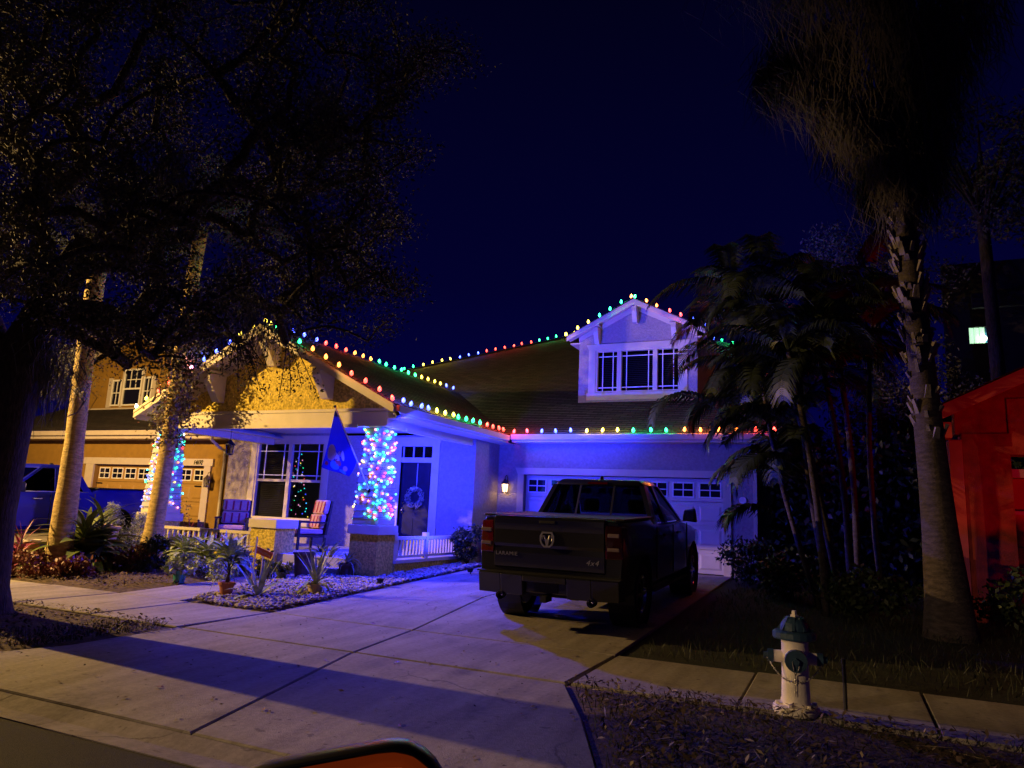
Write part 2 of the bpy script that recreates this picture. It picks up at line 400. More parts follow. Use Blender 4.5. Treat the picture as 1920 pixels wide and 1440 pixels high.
# ------------------------------------------------------------------ setting
def sheet(name, xs, ys, zf, m, kind='structure', jitter=0):
    v = [(x, y, zf(x, y)+(RNG.uniform(-jitter, jitter) if jitter else 0)) for y in ys for x in xs]; nx = len(xs)
    f = [(j*nx+i, j*nx+i+1, (j+1)*nx+i+1, (j+1)*nx+i) for j in range(len(ys)-1) for i in range(nx-1)]
    o = MB().add(v, f).obj(name, m, smooth=True, rec=False); o['kind'] = kind; return o
def gbase(x, y):
    if y < 3.84: return -.17
    return gz(y)-.035
sheet('ground', [-600,-120,-40,-20,-10,0,10,25,120,600], [-600,-60,0,3.7,3.84,3.9,5,6.5,8.05,10,12,14,16.86,30,80,900], gbase, M['lawn'])
o = MB().add([(-300,-14,-.104),(300,-14,-.104),(300,3.53,-.104),(-300,3.53,-.104)], [(0,1,2,3)]).obj('street', M['asphalt'], rec=False); o['kind'] = 'structure'
# concrete gutter strip cast in lengths
kerb = thing('kerb', 'x', 'x', (0, 3.7, -.1)); del kerb['label'], kerb['category']; kerb['kind'] = 'structure'
xk = -30
while xk < 22:
    L = 3.0 if xk < -14 or xk > 6 else 3.04
    q = MB().prism([(xk+.004, 3.525, -.15), (xk+.004, 3.525, -.096), (xk+.004, 3.70, -.107), (xk+.004, 3.86, -.066), (xk+.004, 3.875, -.15)], (L-.008, 0, 0))
    if not (-8.3 < xk+L and xk < -1.2):     # raised kerb lip away from the driveway apron
        q = MB().prism([(xk+.004, 3.525, -.15), (xk+.004, 3.525, -.096), (xk+.004, 3.66, -.107), (xk+.004, 3.74, -.01), (xk+.004, 3.875, .0), (xk+.004, 3.875, -.15)], (L-.008, 0, 0))
    q.obj('kerb_length', M['concrete2'], kerb); xk += L
def slab(parent, poly, name='slab', th=.12, m=None, lift=0):
    """one concrete slab with a tooled edge; the corners follow the slope of the ground"""
    c = sum((Vector((*p, 0)) for p in poly), Vector())/len(poly)
    top = []; rim = []
    for p in poly:
        d = (Vector((*p, 0))-c); k = max(0, 1-.012/d.length*1.4); e = c+d*k
        rim.append((p[0], p[1], gz(p[1])-.012+lift)); top.append((e.x, e.y, gz(e.y)+lift))
    n = len(poly); bot = [(a[0], a[1], a[2]-th) for a in rim]
    v = top+rim+bot
    f = [tuple(range(n))]+[(i, n+i, n+(i+1) % n, (i+1) % n) for i in range(n)]+[(n+i, 2*n+i, 2*n+(i+1) % n, n+(i+1) % n) for i in range(n)]
    return MB().add(v, f).obj(name, m or M['concrete'], parent)
def group_structure(name):
    o = bpy.data.objects.new(name, None); C.objects.link(o); o['kind'] = 'structure'; return o
drive = group_structure('driveway')
g = .008
def cj(Y):  # the middle joint runs slightly askew
    return -4.05 + (-4.66+4.05)*(Y-3.9)/2.6 if Y < 6.5 else -4.66+(-5.42+4.66)*(Y-6.5)/4.6 if Y < 11.1 else -5.42+(-5.2+5.42)*(Y-11.1)/5.8
def le(Y): return -7.17-.31*(Y-7.95)/7.15
def rx(Y): return -2.34+.1*(Y-6.6)/10
# apron with flared sides, down to the gutter
slab(drive, [(-8.35,3.885),(cj(3.9)-g,3.885),(cj(6.5)-g,6.49),(-7.15,6.49),(-7.22,5.2),(-7.45,4.68)])
slab(drive, [(cj(3.9)+g,3.885),(-1.0,3.885),(-1.42,4.6),(-1.86,5.6),(-2.33,6.49),(cj(6.5)+g,6.49)])
ys = [6.515, 8.07, 11.05, 14.0, 16.84]
for a, b in zip(ys, ys[1:]):
    slab(drive, [(le(a),a+g),(cj(a)-g,a+g),(cj(b)-g,b-g),(le(b),b-g)])
    slab(drive, [(cj(a)+g,a+g),(rx(a),a+g+.02),(rx(b),b-g+.02),(cj(b)+g,b-g)])
walk = group_structure('sidewalk')
x = -7.2
for i in range(14):
    L = 1.52
    slab(walk, [(x-L+g,6.50),(x-g,6.50),(x-g,8.05),(x-L+g,8.05)], lift=.006*((i*7) % 3)); x -= L
x = -2.30
for i in range(14):
    L = 1.46
    slab(walk, [(x+g,6.56),(x+L-g,6.56),(x+L-g,8.10),(x+g,8.10)], lift=.006*((i*5) % 3)); x += L
path = group_structure('garden_path')
for a, b in ((8.07, 9.5), (9.5, 10.9), (10.9, 11.78)):
    slab(path, [(-10.25,a+g),(-8.95-.12*(a-8),a+g),(-8.95-.12*(b-8),b-g),(-10.25,b-g)])
nd = group_structure('neighbour_driveway')
for a, b in ((8.07, 11), (11, 14), (14, 15.9)):
    slab(nd, [(-22.2,a+g),(-19.7-g,a+g),(-19.7-g,b-g),(-22.2,b-g)]); slab(nd, [(-19.7+g,a+g),(-17.0,a+g),(-17.0,b-g),(-19.7+g,b-g)])

# planting beds: bare mulch between the walk and the porch
def bed(name, poly, m, lift=.012, dome=.05):
    c = sum((Vector((*p, 0)) for p in poly), Vector())/len(poly); v = []; n = len(poly); f = []
    for k, s_ in enumerate((1, .86, .55)):
        for p in poly:
            e = c+(Vector((*p, 0))-c)*s_; v.append((e.x, e.y, gz(e.y)+lift*(k > 0)-.03*(k == 0)+(dome*(1-s_))+.0))
    v.append((c.x, c.y, gz(c.y)+lift+dome))
    for k in range(2):
        for i in range(n): f.append((k*n+i, k*n+(i+1) % n, (k+1)*n+(i+1) % n, (k+1)*n+i))
    for i in range(n): f.append((2*n+i, 2*n+(i+1) % n, 3*n))
    o = MB().add(v, f).obj(name, m, smooth=True); o['kind'] = 'structure'; return o
bed('mulch_bed', [(-16.9,8.07),(-13,8.07),(-10.27,8.07),(-10.27,11.78),(-11.4,11.78),(-14.7,11.78),(-16.9,11.9)], M['soil'])
bed('parkway_strip', [(-16,3.9),(-8.4,3.9),(-7.48,4.68),(-7.25,5.2),(-7.17,6.49),(-11,6.49),(-16,6.49)], M['soil'], dome=.06)
bed('verge', [(-.98,3.9),(6,3.9),(14,3.9),(14,6.56),(4,6.56),(-2.36,6.56),(-1.92,5.6),(-1.48,4.6),(-1.06,3.9)], M['soil'], dome=.07)
GRAVEL = [(-8.85,8.22),(-8.2,8.05),(-7.22,8.02),(-7.30,10.5),(-7.50,15.3),(-8.12,15.3),(-8.12,11.75),(-9.3,11.75),(-9.25,10.2),(-9.05,9.0)]
bed('gravel_bed', GRAVEL, M['soil'], lift=.0, dome=.05)
def inpoly(x, y, P):
    r = False; j = len(P)-1
    for i in range(len(P)):
        if (P[i][1] > y) != (P[j][1] > y) and x < (P[j][0]-P[i][0])*(y-P[i][1])/(P[j][1]-P[i][1])+P[i][0]: r = not r
        j = i
    return r
def stones(name, poly, n, r0, r1, m):
    rg = np.random.default_rng(3); V = []; F = []
    ico = [(0,0,1),(.89,0,.45),(.28,.85,.45),(-.72,.53,.45),(-.72,-.53,.45),(.28,-.85,.45),(.72,.53,-.45),(-.28,.85,-.45),(-.89,0,-.45),(-.28,-.85,-.45),(.72,-.53,-.45),(0,0,-1)]
    fi = [(0,1,2),(0,2,3),(0,3,4),(0,4,5),(0,5,1),(1,6,2),(2,6,7),(2,7,3),(3,7,8),(3,8,4),(4,8,9),(4,9,5),(5,9,10),(5,10,1),(1,10,6),(6,11,7),(7,11,8),(8,11,9),(9,11,10),(10,11,6)]
    ico = np.array(ico); xs = [p[0] for p in poly]; ysn = [p[1] for p in poly]; k = 0
    while k < n:
        x = rg.uniform(min(xs)-.05, max(xs)+.05); y = rg.uniform(min(ysn)-.04, max(ysn))
        if not inpoly(x, y, poly): continue
        s = rg.uniform(r0, r1)*np.array([rg.uniform(.8,1.5), rg.uniform(.8,1.3), rg.uniform(.5,.9)])
        a = rg.uniform(0, 6.28); p = ico*s*(1+rg.uniform(-.18,.18,(12,1)))
        p = np.stack([p[:,0]*math.cos(a)-p[:,1]*math.sin(a), p[:,0]*math.sin(a)+p[:,1]*math.cos(a), p[:,2]], 1)+[x, y, gz(y)+.035+rg.uniform(-.01,.025)]
        b = len(V); V += [tuple(q) for q in p]; F += [tuple(i+b for i in t) for t in fi]; k += 1
    o = MB().add(V, F).obj(name, m, smooth=False, rec=False); o['kind'] = 'stuff'; return o
o = stones('gravel', GRAVEL, 5200, .014, .034, M['gravel']); tag(o, 'loose pale gravel between the driveway and the porch', 'gravel')
# ------------------------------------------------------------------ the decorated house
H = thing('house', 'single storey stucco house with lit gabled porch, dormer and two car garage', 'house', (-8, 16, 0))
S, T = M['stucco'], M['trim']
def part(mb, name, m, parent=None, **k): return mb.obj(name, m, parent or H, **k)
# walls
part(MB().box(-15.96,-15.1,15.52,15.72,.0,3.3).box(-12.36,-10.32,15.52,15.72,.0,3.3).box(-15.1,-12.36,15.52,15.72,.0,.9).box(-15.1,-12.36,15.52,15.72,3.3,3.45)
     .box(-10.32,-9.0,15.52,15.72,3.12,3.3).box(-9.0,-8.02,15.52,15.72,0,3.3), 'front_wall', M['stucco_fine'])
part(MB().box(-8.22,-8.02,15.724,16.86,0,3.32), 'return_wall', M['stucco_fine'])
part(MB().box(-8.02,-7.29,16.86,17.06,0,3.32).box(-2.41,-1.68,16.86,17.06,0,3.32).box(-7.29,-2.41,16.86,17.06,2.455,3.32), 'garage_wall', M['stucco_fine'])
part(MB().box(-1.88,-1.68,17.064,27,0,3.3), 'side_wall', M['stucco_fine'])
part(MB().box(-15.96,-15.76,15.724,27,0,3.3), 'side_wall', M['stucco_fine'])
# porch: slab, ceiling, beams
part(MB().box(-14.1,-8.16,11.95,15.515,.02,.45), 'porch_floor', M['floor'])
part(MB().box(-10.6,-8.82,11.6,11.945,.1,.28), 'step', M['floor'])
part(MB().box(-14.35,-8.0,11.95,15.515,3.36,3.40), 'porch_ceiling', M['siding'])
part(MB().box(-14.5,-8.1,11.82,12.02,3.06,3.355), 'porch_beam', T, bevel=.006)
part(MB().box(-14.52,-8.08,11.79,11.818,3.36,3.42), 'beam_cap', T)
part(MB().box(-12.7,-8.78,11.78,11.816,3.03,3.105), 'beam_ledge', T)
part(MB().box(-8.3,-8.1,12.024,15.50,3.05,3.33), 'porch_beam', T, bevel=.006)
part(MB().box(-8.096,-8.06,12.5,15.44,3.03,3.09), 'beam_ledge', T)
part(MB().box(-14.5,-14.3,12.024,15.50,3.05,3.33), 'porch_beam', T, bevel=.006)
# gable wall and roof of the porch
RX, RZ, EL, ER, EZ, YF = -11.05, 5.18, -14.55, -7.57, 3.40, 11.22
sl = (RZ-EZ)/(RX-EL)
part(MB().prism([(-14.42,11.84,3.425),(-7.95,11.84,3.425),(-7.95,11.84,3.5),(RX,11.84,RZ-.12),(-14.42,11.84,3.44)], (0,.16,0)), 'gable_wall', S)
for sg, ex in ((-1, EL), (1, ER)):
    e = Vector((ex, YF, EZ)); a = Vector((RX, YF, RZ)); d = (a-e).normalized(); dn = Vector((0,0,-1))
    part(MB().prism([e, a, a+dn*.20, e+dn*.17], (0,.035,0)), 'rake_board', T)
    part(MB().prism([e+Vector((0,-.02,.0)), a+Vector((0,-.02,0)), a+Vector((0,-.02,-.07)), e+Vector((0,-.02,-.06))], (0,.018,0)), 'rake_trim', T)
    part(MB().prism([e+Vector((0,.04,-.06)), a+Vector((0,.04,-.06)), a+Vector((0,.04,-.09)), e+Vector((0,.04,-.09))], (0,.56,0)), 'soffit', T)
    w0 = Vector((ex+(-sg)*.42, 11.80, EZ+.42*sl-.1)); w1 = Vector((RX, 11.80, RZ-.1))
    part(MB().prism([w0, w1, w1+dn*.15, w0+dn*.15], (0,.036,0)), 'frieze_board', T)
    y1 = 16.4+(EZ-3.42)/.5; y2 = 16.4+(RZ-3.42)/.5
    courses('roof', [(ex, YF-.02, EZ), (ex, y1, EZ), (RX, y2, RZ), (RX, YF-.02, RZ)], M['roof'], H, (RX-ex, 0, RZ-EZ))
    part(MB().box(min(ex,ex+sg*.10), max(ex,ex+sg*.10), YF+.06, 16.28, EZ-.16, EZ-.02), 'gutter', T, bevel=.012)
    part(MB().box(min(ex,ex-sg*.02)-.0, max(ex,ex-sg*.02), YF+.04, 16.4, EZ-.20, EZ-.022), 'fascia', T)
    part(MB().box(min(ex-sg*.025, ex-sg*.56), max(ex-sg*.025, ex-sg*.56), YF+.62, 16.4, EZ-.19, EZ-.165), 'soffit', T)
def corbel(x, y0, ztop, w, h, depth, name='corbel'):
    # a tapering knee bracket: vertical back, raking front, chamfered foot
    pr = [(y0, ztop), (y0-depth, ztop-.02), (y0-depth, ztop-.16), (y0-.16, ztop-h), (y0, ztop-h)]
    part(MB().prism([(x-w/2, a, b) for a, b in pr], (w,0,0)), name, T, bevel=.006)
    part(MB().box(x-w/2-.03, x+w/2+.03, y0-depth-.02, y0, ztop-.0, ztop+.05), name, T)
corbel(RX, 11.80, RZ-.20, .20, .62, .48); corbel(-9.55, 11.80, RZ-.20-1.5*sl, .20, .60, .48); corbel(-12.55, 11.80, RZ-.20-1.5*sl, .20, .60, .48)
# piers with caps, tapered clapboard columns
def pier(x0, x1, y0, y1, column=True):
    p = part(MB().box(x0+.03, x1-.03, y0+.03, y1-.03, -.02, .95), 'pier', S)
    part(MB().box(x0-.015, x1+.015, y0-.015, y1+.015, .952, 1.13), 'cap', T, p, bevel=.008)
    if not column: return p
    cx, cy_ = (x0+x1)/2, (y0+y1)/2
    c = part(MB().box(x0+.045, x1-.045, y0+.045, y1-.045, 1.133, 1.25), 'column', T)
    n = 13; z0, z1 = 1.252, 3.05; b0, b1 = .285, .205
    for i in range(n):
        za = z0+(z1-z0)*i/n; zb = z0+(z1-z0)*(i+1)/n-.004
        ra = b0+(b1-b0)*i/n+.012; rb = b0+(b1-b0)*(i+1)/n
        MB().hexa([(cx-ra,cy_-ra,za),(cx+ra,cy_-ra,za),(cx+ra,cy_+ra,za),(cx-ra,cy_+ra,za),(cx-rb,cy_-rb,zb),(cx+rb,cy_-rb,zb),(cx+rb,cy_+rb,zb),(cx-rb,cy_+rb,zb)]).obj('clapboard', M['siding'], c)
    return c
COLS = [(-8.80,-8.10,11.80,12.45), (-14.73,-14.03,11.80,12.45)]
for a in COLS: pier(*a)
pier(-11.34,-10.62,11.80,12.45, False)
part(MB().box(-14.02,-11.36,11.82,11.948,-.02,.44), 'base_wall', S)
part(MB().box(-8.28,-8.12,12.46,15.515,-.02,.39), 'base_wall', S)
part(MB().box(-8.32,-8.08,12.46,15.515,.392,.452), 'porch_nosing', T)
# railings
def railing(a, b, z0, z1, n, axis, posts=()):
    r_ = part(MB().bar((*a, z1-.03), (*b, z1-.03), .09, .06), 'railing', T)
    MB().bar((*a, z0+.05), (*b, z0+.05), .06, .05).obj('bottom_rail', T, r_)
    A = Vector((*a, 0)); B = Vector((*b, 0)); me = None
    for i in range(n):
        p = A+(B-A)*((i+.5)/n)
        if me is None:
            me = MB().box(p.x-.02, p.x+.02, p.y-.02, p.y+.02, z0+.076, z1-.061).obj('baluster', T, r_); first = p
        else:
            q = bpy.data.objects.new('baluster', me.data); C.objects.link(q); q.parent = r_; q.location = p-first
    for t in posts:
        p = A+(B-A)*t; MB().box(p.x-.055, p.x+.055, p.y-.055, p.y+.055, z0-.03, z1+.08).obj('post', T, r_)
railing((-14.02,11.9), (-11.35,11.9), .46, .86, 17, 'x')
railing((-8.2,12.46), (-8.2,15.5), .46, .91, 24, 'y', (.0+.02, .42))
# front window: two double hung units behind prairie bars
def window(name, x0, x1, z0, z1, y, units, rails, trim, head=.17, side=.2, sill=.16, flare=.06, blinds=True, room=None, mid=True, gl='glass', border=.2, m=None, mm=None):
    m = m or T; mm = mm or M['mullion']
    xL, xR = x0-side, x1+side
    w = part(MB().prism([(xL,y-.03,z1),(xR,y-.03,z1),(xR+flare,y-.03,z1+head),(xL-flare,y-.03,z1+head)], (0,.028,0))
             .box(xL,x0,y-.028,y-.002,z0,z1-.001).box(x1,xR,y-.028,y-.002,z0,z1-.001), name, m)
    if sill: MB().box(xL-.04,xR+.04,y-.05,y-.003,z0-sill,z0-.002).obj('sill', m, w)
    yb = y+.09
    MB().box(x0,x0+.05,y,yb+.04,z0,z1).box(x1-.05,x1,y,yb+.04,z0,z1).box(x0+.05,x1-.05,y,yb+.04,z1-.05,z1).box(x0+.05,x1-.05,y,yb+.04,z0,z0+.05).obj('frame', m, w)
    if room: MB().add([(x0-.3,y+.21,z0-.5),(x1+.3,y+.21,z0-.5),(x1+.3,y+1.9,z0-.5),(x0-.3,y+1.9,z0-.5),(x0-.3,y+.21,z1+.1),(x1+.3,y+.21,z1+.1),(x1+.3,y+1.9,z1+.1),(x0-.3,y+1.9,z1+.1)], [(0,1,2,3),(1,5,6,2),(3,2,6,7),(0,3,7,4),(4,7,6,5)]).obj('room', M['room'], w)
    else: MB().box(x0-.1,x1+.1,y+.45,y+.47,z0-.1,z1+.1).obj('room_back', M['black_room'], w)
    ux = x0
    tot = sum(units)
    for k, u in enumerate(units):
        ua = x0+.05+(x1-x0-.1)*sum(units[:k])/tot; ub = x0+.05+(x1-x0-.1)*sum(units[:k+1])/tot
        if k: MB().box(ua-.06,ua+.06,y+.0,yb+.03,z0+.052,z1-.052).obj('mullion', m, w)
        if k: ua += .06
        if k < len(units)-1: ub -= .06
        MB().box(ua,ub,yb,yb+.006,z0+.05,z1-.05).obj('pane', M[gl], w)
        zm = (z0+z1)/2
        yf = yb-.022; yg = yb-.002; t = .012
        if mid: MB().box(ua,ub,yb-.045,yb-.004,zm-.04,zm+.03).obj('meeting_rail', m, w)
        lo = zm+.03 if mid else z0+.05
        for xv in (ua+border, ub-border): MB().box(xv-t,xv+t,yf,yg,lo,z1-.05).obj('muntin', mm, w)
        for zv in (z1-.05-border, lo+border*(.55 if mid else .8)): MB().box(ua,ub,yf-.004,yg-.003,zv-t,zv+t).obj('muntin', mm, w)
        if blinds is True or (blinds and k in blinds):
            n = int((z1-z0-.12)/.052)
            b0 = None
            for i in range(n):
                z = z0+.08+i*.052
                if b0 is None:
                    b0 = MB().hexa([(ua+.03,yb+.06,z),(ub-.03,yb+.06,z),(ub-.03,yb+.085,z+.03),(ua+.03,yb+.085,z+.03),(ua+.03,yb+.06,z+.003),(ub-.03,yb+.06,z+.003),(ub-.03,yb+.085,z+.033),(ua+.03,yb+.085,z+.033)]).obj('blind_slat', M['blind'], w)
                else:
                    q = bpy.data.objects.new('blind_slat', b0.data); C.objects.link(q); q.parent = w; q.location = (0,0,i*.052)
    return w
window('window', -14.9, -12.56, 1.04, 3.13, 15.52, (1,1), 1, T, side=.2, border=.2, blinds=(0,), room=True)
# decorated tree standing inside the front window
xc = onY(558,900,16.2).x
XT = thing('christmas_tree', 'small tree with coloured bulbs glowing inside the front window', 'christmas tree', (xc, 16.2, .5))
rgx = np.random.default_rng(77); vv = []; ff = []
for i in range(1500):
    s = rgx.uniform(0,1)**.6; z = 2.95-2.2*s; a = rgx.uniform(0,6.283); r_ = (.03+.40*s)*rgx.uniform(.3,1)
    q = Vector((xc+r_*math.cos(a), 16.2+r_*math.sin(a)*.8, z)); d = Vector((math.cos(a), math.sin(a), -.35))*.09; e_ = Vector((-math.sin(a), math.cos(a), rgx.uniform(-.5,.5)))*.012
    k = len(vv); vv += [q-e_, q+e_, q+d]; ff.append((k,k+1,k+2))
MB().add(vv, ff).obj('branches', M['shrub'], XT, rec=False, kind='stuff')
MB().tube([(xc,16.2,.55),(xc,16.2,2.95)], [.03,.01], 6).obj('trunk', M['bark'], XT)
# front door with transom
MBd = MB().box(-10.32,-10.12,15.49,15.518,.452,3.1).box(-9.21,-9.0,15.49,15.518,.452,3.1).box(-10.12,-9.21,15.49,15.518,3.02,3.1).prism([(-10.32,15.488,3.101),(-9.0,15.488,3.101),(-8.96,15.488,3.25),(-10.36,15.488,3.25)], (0,.03,0)).box(-10.12,-9.21,15.52,15.62,2.62,2.74)
fd = part(MBd, 'front_door', T)
MB().box(-10.118,-9.212,15.60,15.64,.455,2.618).obj('leaf', M['door'], fd)
for (a, b, c, d) in ((-10.02,-9.71,.6,1.25),(-9.61,-9.31,.6,1.25),(-10.02,-9.71,1.4,2.5),(-9.61,-9.31,1.4,2.5)):
    MB().box(a,b,15.59,15.599,c,d).obj('panel', M['door'], fd)
MB().ball((-10.03,15.56,1.43),.03).box(-10.05,-10.01,15.57,15.598,1.36,1.5).obj('handle', M['chrome'], fd)
MB().lathe([(.03,15.575),(.028,15.598)], (-10.03,0,1.62), 10, 'y').obj('deadbolt', M['chrome'], fd)
for i in range(3):
    xa = -10.10+i*.297; MB().box(xa+.012,xa+.285,15.60,15.606,2.76,3.0).obj('pane', M['glass'], fd)
for i in range(4):
    xa = -10.10+i*.297; MB().box(xa-.012,xa+.012,15.57,15.61,2.742,3.018).obj('muntin', M['mullion'], fd)
MB().box(-10.3,-9.1,15.9,15.92,2.6,3.2).obj('room_back', M['black_room'], fd)
# garage opening, door with four rows of raised panels
part(MB().prism([(-7.46,16.82,2.457),(-2.24,16.82,2.457),(-2.17,16.82,2.62),(-7.53,16.82,2.62)], (0,.038,0)), 'door_head', T)
part(MB().box(-7.46,-7.292,16.825,16.858,.32,2.455), 'door_jamb', T); part(MB().box(-2.408,-2.24,16.825,16.858,.32,2.455), 'door_jamb', T)
def garage_door(parent, x0, x1, y, z0, z1, cols, m, mtrim, gname='garage_door', hw=False):
    gd = MB().box(x0,x1,y+.05,y+.07,z0,z1).obj(gname, m, parent)
    hs = (z1-z0)/4; cw = (x1-x0)/cols; base = {}
    for r in range(4):
        MB().box(x0,x1,y,y+.049,z0+r*hs+.006,z0+(r+1)*hs-.006).obj('section', m, gd)
        for c in range(cols):
            xa = x0+c*cw+.06; xb = x0+(c+1)*cw-.06; za = z0+r*hs+.09; zb = z0+(r+1)*hs-.09
            if r < 3:
                key = 'p'
                if key not in base:
                    i = .045
                    base[key] = (MB().hexa([(xa,y-.001,za),(xb,y-.001,za),(xb,y-.001,zb),(xa,y-.001,zb),(xa+i,y-.022,za+i),(xb-i,y-.022,za+i),(xb-i,y-.022,zb-i),(xa+i,y-.022,zb-i)]).obj('panel', m, gd), c, r)
                else:
                    o, c0, r0 = base[key]; q = bpy.data.objects.new('panel', o.data); C.objects.link(q); q.parent = gd
                    q.location = ((c-c0)*cw, 0, (r-r0)*hs)
            else:
                xa -= .005; xb += .005; ww = .028; xm = (xa+xb)/2; zm = (za+zb)/2; yq = y-.018
                if 'f' not in base:
                    f_ = MB().box(xa,xb,yq,y-.001,za,za+ww).box(xa,xb,yq,y-.001,zb-ww,zb).box(xa,xa+ww,yq,y-.001,za+ww,zb-ww).box(xb-ww,xb,yq,y-.001,za+ww,zb-ww).box(xm-.012,xm+.012,yq,y-.001,za+ww,zb-ww).box(xa+ww,xm-.012,yq,y-.001,zm-.012,zm+.012).box(xm+.012,xb-ww,yq,y-.001,zm-.012,zm+.012).obj('window_frame', mtrim, gd)
                    p_ = MB().box(xa+.01,xb-.01,y-.006,y-.002,za+.01,zb-.01).obj('pane', M['gpane'], gd); base['f'] = (f_, p_, c)
                else:
                    for o, nm in ((base['f'][0], 'window_frame'), (base['f'][1], 'pane')):
                        q = bpy.data.objects.new(nm, o.data); C.objects.link(q); q.parent = gd; q.location = ((c-base['f'][2])*cw, 0, 0)
    return gd
M['gpane'] = mat('garage_pane_dark', (.008,.008,.012), .08, var=.1, spec=.6)
garage_door(H, -7.285, -2.415, 17.0, .325, 2.45, 8, M['gdoor'], M['mullion'])
part(MB().lathe([(.078,16.83),(.078,16.857)], (-1.99,0,1.98), 20, 'y'), 'round_plaque', M['mullion'])
# garage eave
part(MB().box(-7.46,-1.2,16.38,16.402,3.22,3.40), 'fascia', T)
part(MB().box(-7.46,-1.2,16.28,16.376,3.27,3.41), 'gutter', T, bevel=.012)
part(MB().box(-7.46,-1.2,16.404,16.858,3.225,3.25), 'soffit', T)
part(MB().box(-8.02,-7.59,15.4,16.858,3.205,3.222), 'soffit', T)
for xx in (-1.72,): part(MB().box(xx-.04,xx+.04,16.76,16.855,.3,3.2), 'downspout', T)
# main roof
courses('roof', [(-16.4,16.4,3.42),(-1.25,16.4,3.42),(-1.25,22.55,6.495),(-7.76,28.24,9.34),(-16.4,21.6,6.02)], M['roof'], H, (0,1,.5))
part(MB().add([(-16.4,16.4,3.40),(-16.4,21.6,6.0),(-16.4,34,3.4)], [(0,1,2)]).add([(-16.4,21.6,6.0),(-7.76,28.24,9.32),(-7.76,36,3.4),(-16.4,34,3.4)], [(0,1,2,3)]).add([(-7.76,28.24,9.32),(-1.25,22.55,6.47),(-1.25,34,3.4),(-7.76,36,3.4)], [(0,1,2,3)]).add([(-1.25,16.4,3.4),(-1.25,34,3.4),(-1.25,22.55,6.47)], [(0,1,2)]), 'back_roof', M['roof'])
part(MB().bar((-16.4,21.6,6.04), (-7.76,28.24,9.36), .16, .04), 'hip_cap', M['roof'])
# dormer
DY, DX0, DX1, DZ = 18.62, -6.53, -3.29, 4.3
DRX, DRZ, DEL, DER, DEZ = -4.92, 7.30, -6.80, -3.04, 6.36
ds = (DRZ-DEZ)/(DRX-DEL)
wx0, wx1, wz0, wz1 = -6.04, -3.74, 4.80, 6.0
dm = part(MB().box(DX0,wx0,DY,DY+.1,DZ,6.22).box(wx1,DX1,DY,DY+.1,DZ,6.22).box(wx0,wx1,DY,DY+.1,DZ,wz0).box(wx0,wx1,DY,DY+.1,wz1,6.22)
     .prism([(DX0,DY,6.221),(DX1,DY,6.221),(DX1,DY,DEZ+.05),(DRX,DY,DRZ-.12),(DX0,DY,DEZ+.05)], (0,.1,0)), 'dormer_wall', M['stucco_fine'])
part(MB().prism([(DX0,DY+.1,4.40),(DX0,DY+4.2,6.42),(DX0,DY+.1,6.42)], (.1,0,0)).prism([(DX1-.1,DY+.1,4.40),(DX1-.1,DY+4.2,6.42),(DX1-.1,DY+.1,6.42)], (.1,0,0)), 'dormer_wall', M['stucco_fine'])
for sg, ex in ((-1, DEL), (1, DER)):
    yf = DY-.33; e = Vector((ex, yf, DEZ)); a = Vector((DRX, yf, DRZ)); dn = Vector((0,0,-1))
    part(MB().prism([e, a, a+dn*.16, e+dn*.13], (0,.03,0)), 'rake_board', T)
    part(MB().prism([e+Vector((0,.035,-.05)), a+Vector((0,.035,-.05)), a+Vector((0,.035,-.08)), e+Vector((0,.035,-.08))], (0,.29,0)), 'soffit', T)
    part(MB().prism([e+Vector((-sg*.26, .302, .26*ds-.09)), a+Vector((0,.302,-.09)), a+Vector((0,.302,-.24)), e+Vector((-sg*.26,.302,.26*ds-.24))], (0,.026,0)), 'frieze_board', T)
    courses('roof', [(ex, yf-.02, DEZ), (ex, 16.4+(DEZ-3.42)/.5, DEZ), (DRX, 16.4+(DRZ-3.42)/.5, DRZ), (DRX, yf-.02, DRZ)], M['roof'], H, (DRX-ex, 0, DRZ-DEZ))
    part(MB().box(min(ex,ex-sg*.3), max(ex,ex-sg*.3), DY-.01, DY+3.3, DEZ-.15, DEZ-.12), 'soffit', T)
for cx, dz in ((DRX, -.16), (-5.98, -.16-1.06*ds), (-3.86, -.16-1.06*ds)): corbel(cx, DY-.002, DRZ+dz, .13, .46, .28, 'dormer_corbel')
window('dormer_window', -6.04, -3.74, 4.80, 6.0, DY-.004, (.62,1,.62), 0, T, head=.16, side=.2, sill=.2, flare=.07, mid=False, border=.13)

# things on the porch
def lantern(name, label, group, p, lit=False, hang=0, m=None):
    m = m or M['bronze']; t = thing(name, label, 'lantern', p, group)
    x, y, z = p
    MB().lathe([(.02,z+.26),(.05,z+.22),(.10,z+.16),(.115,z+.13),(.02,z+.135)], (x,y,0), 6).obj('roof', m, t)
    MB().lathe([(.085,z-.1),(.09,z-.07),(.03,z-.06)], (x,y,0), 6).obj('base', m, t)
    for k in range(6):
        a = k*math.pi/3+.2; MB().bar((x+.075*math.cos(a),y+.075*math.sin(a),z-.07),(x+.1*math.cos(a),y+.1*math.sin(a),z+.14),.012,.012).obj('bar', m, t)
    MB().lathe([(.066,z-.06),(.088,z+.13)], (x,y,0), 6, cap=False).obj('glass', M['lamp_glass'] if lit else M['glass'], t)
    if hang: MB().tube([(x,y,z+.25),(x,y,z+hang)], .006, 5).obj('chain', m, t)
    else:
        MB().tube([(x,y,z+.25),(x-.0,y+.02,z+.33),(x,y+.09,z+.36),(x,y+.15,z+.28),(x,y+.16,z+.12)], .012, 6).obj('arm', m, t)
        MB().lathe([(.05,y+.163),(.05,y+.175)], (x,0,z+.12), 10, 'y').obj('back_plate', m, t)
    return t
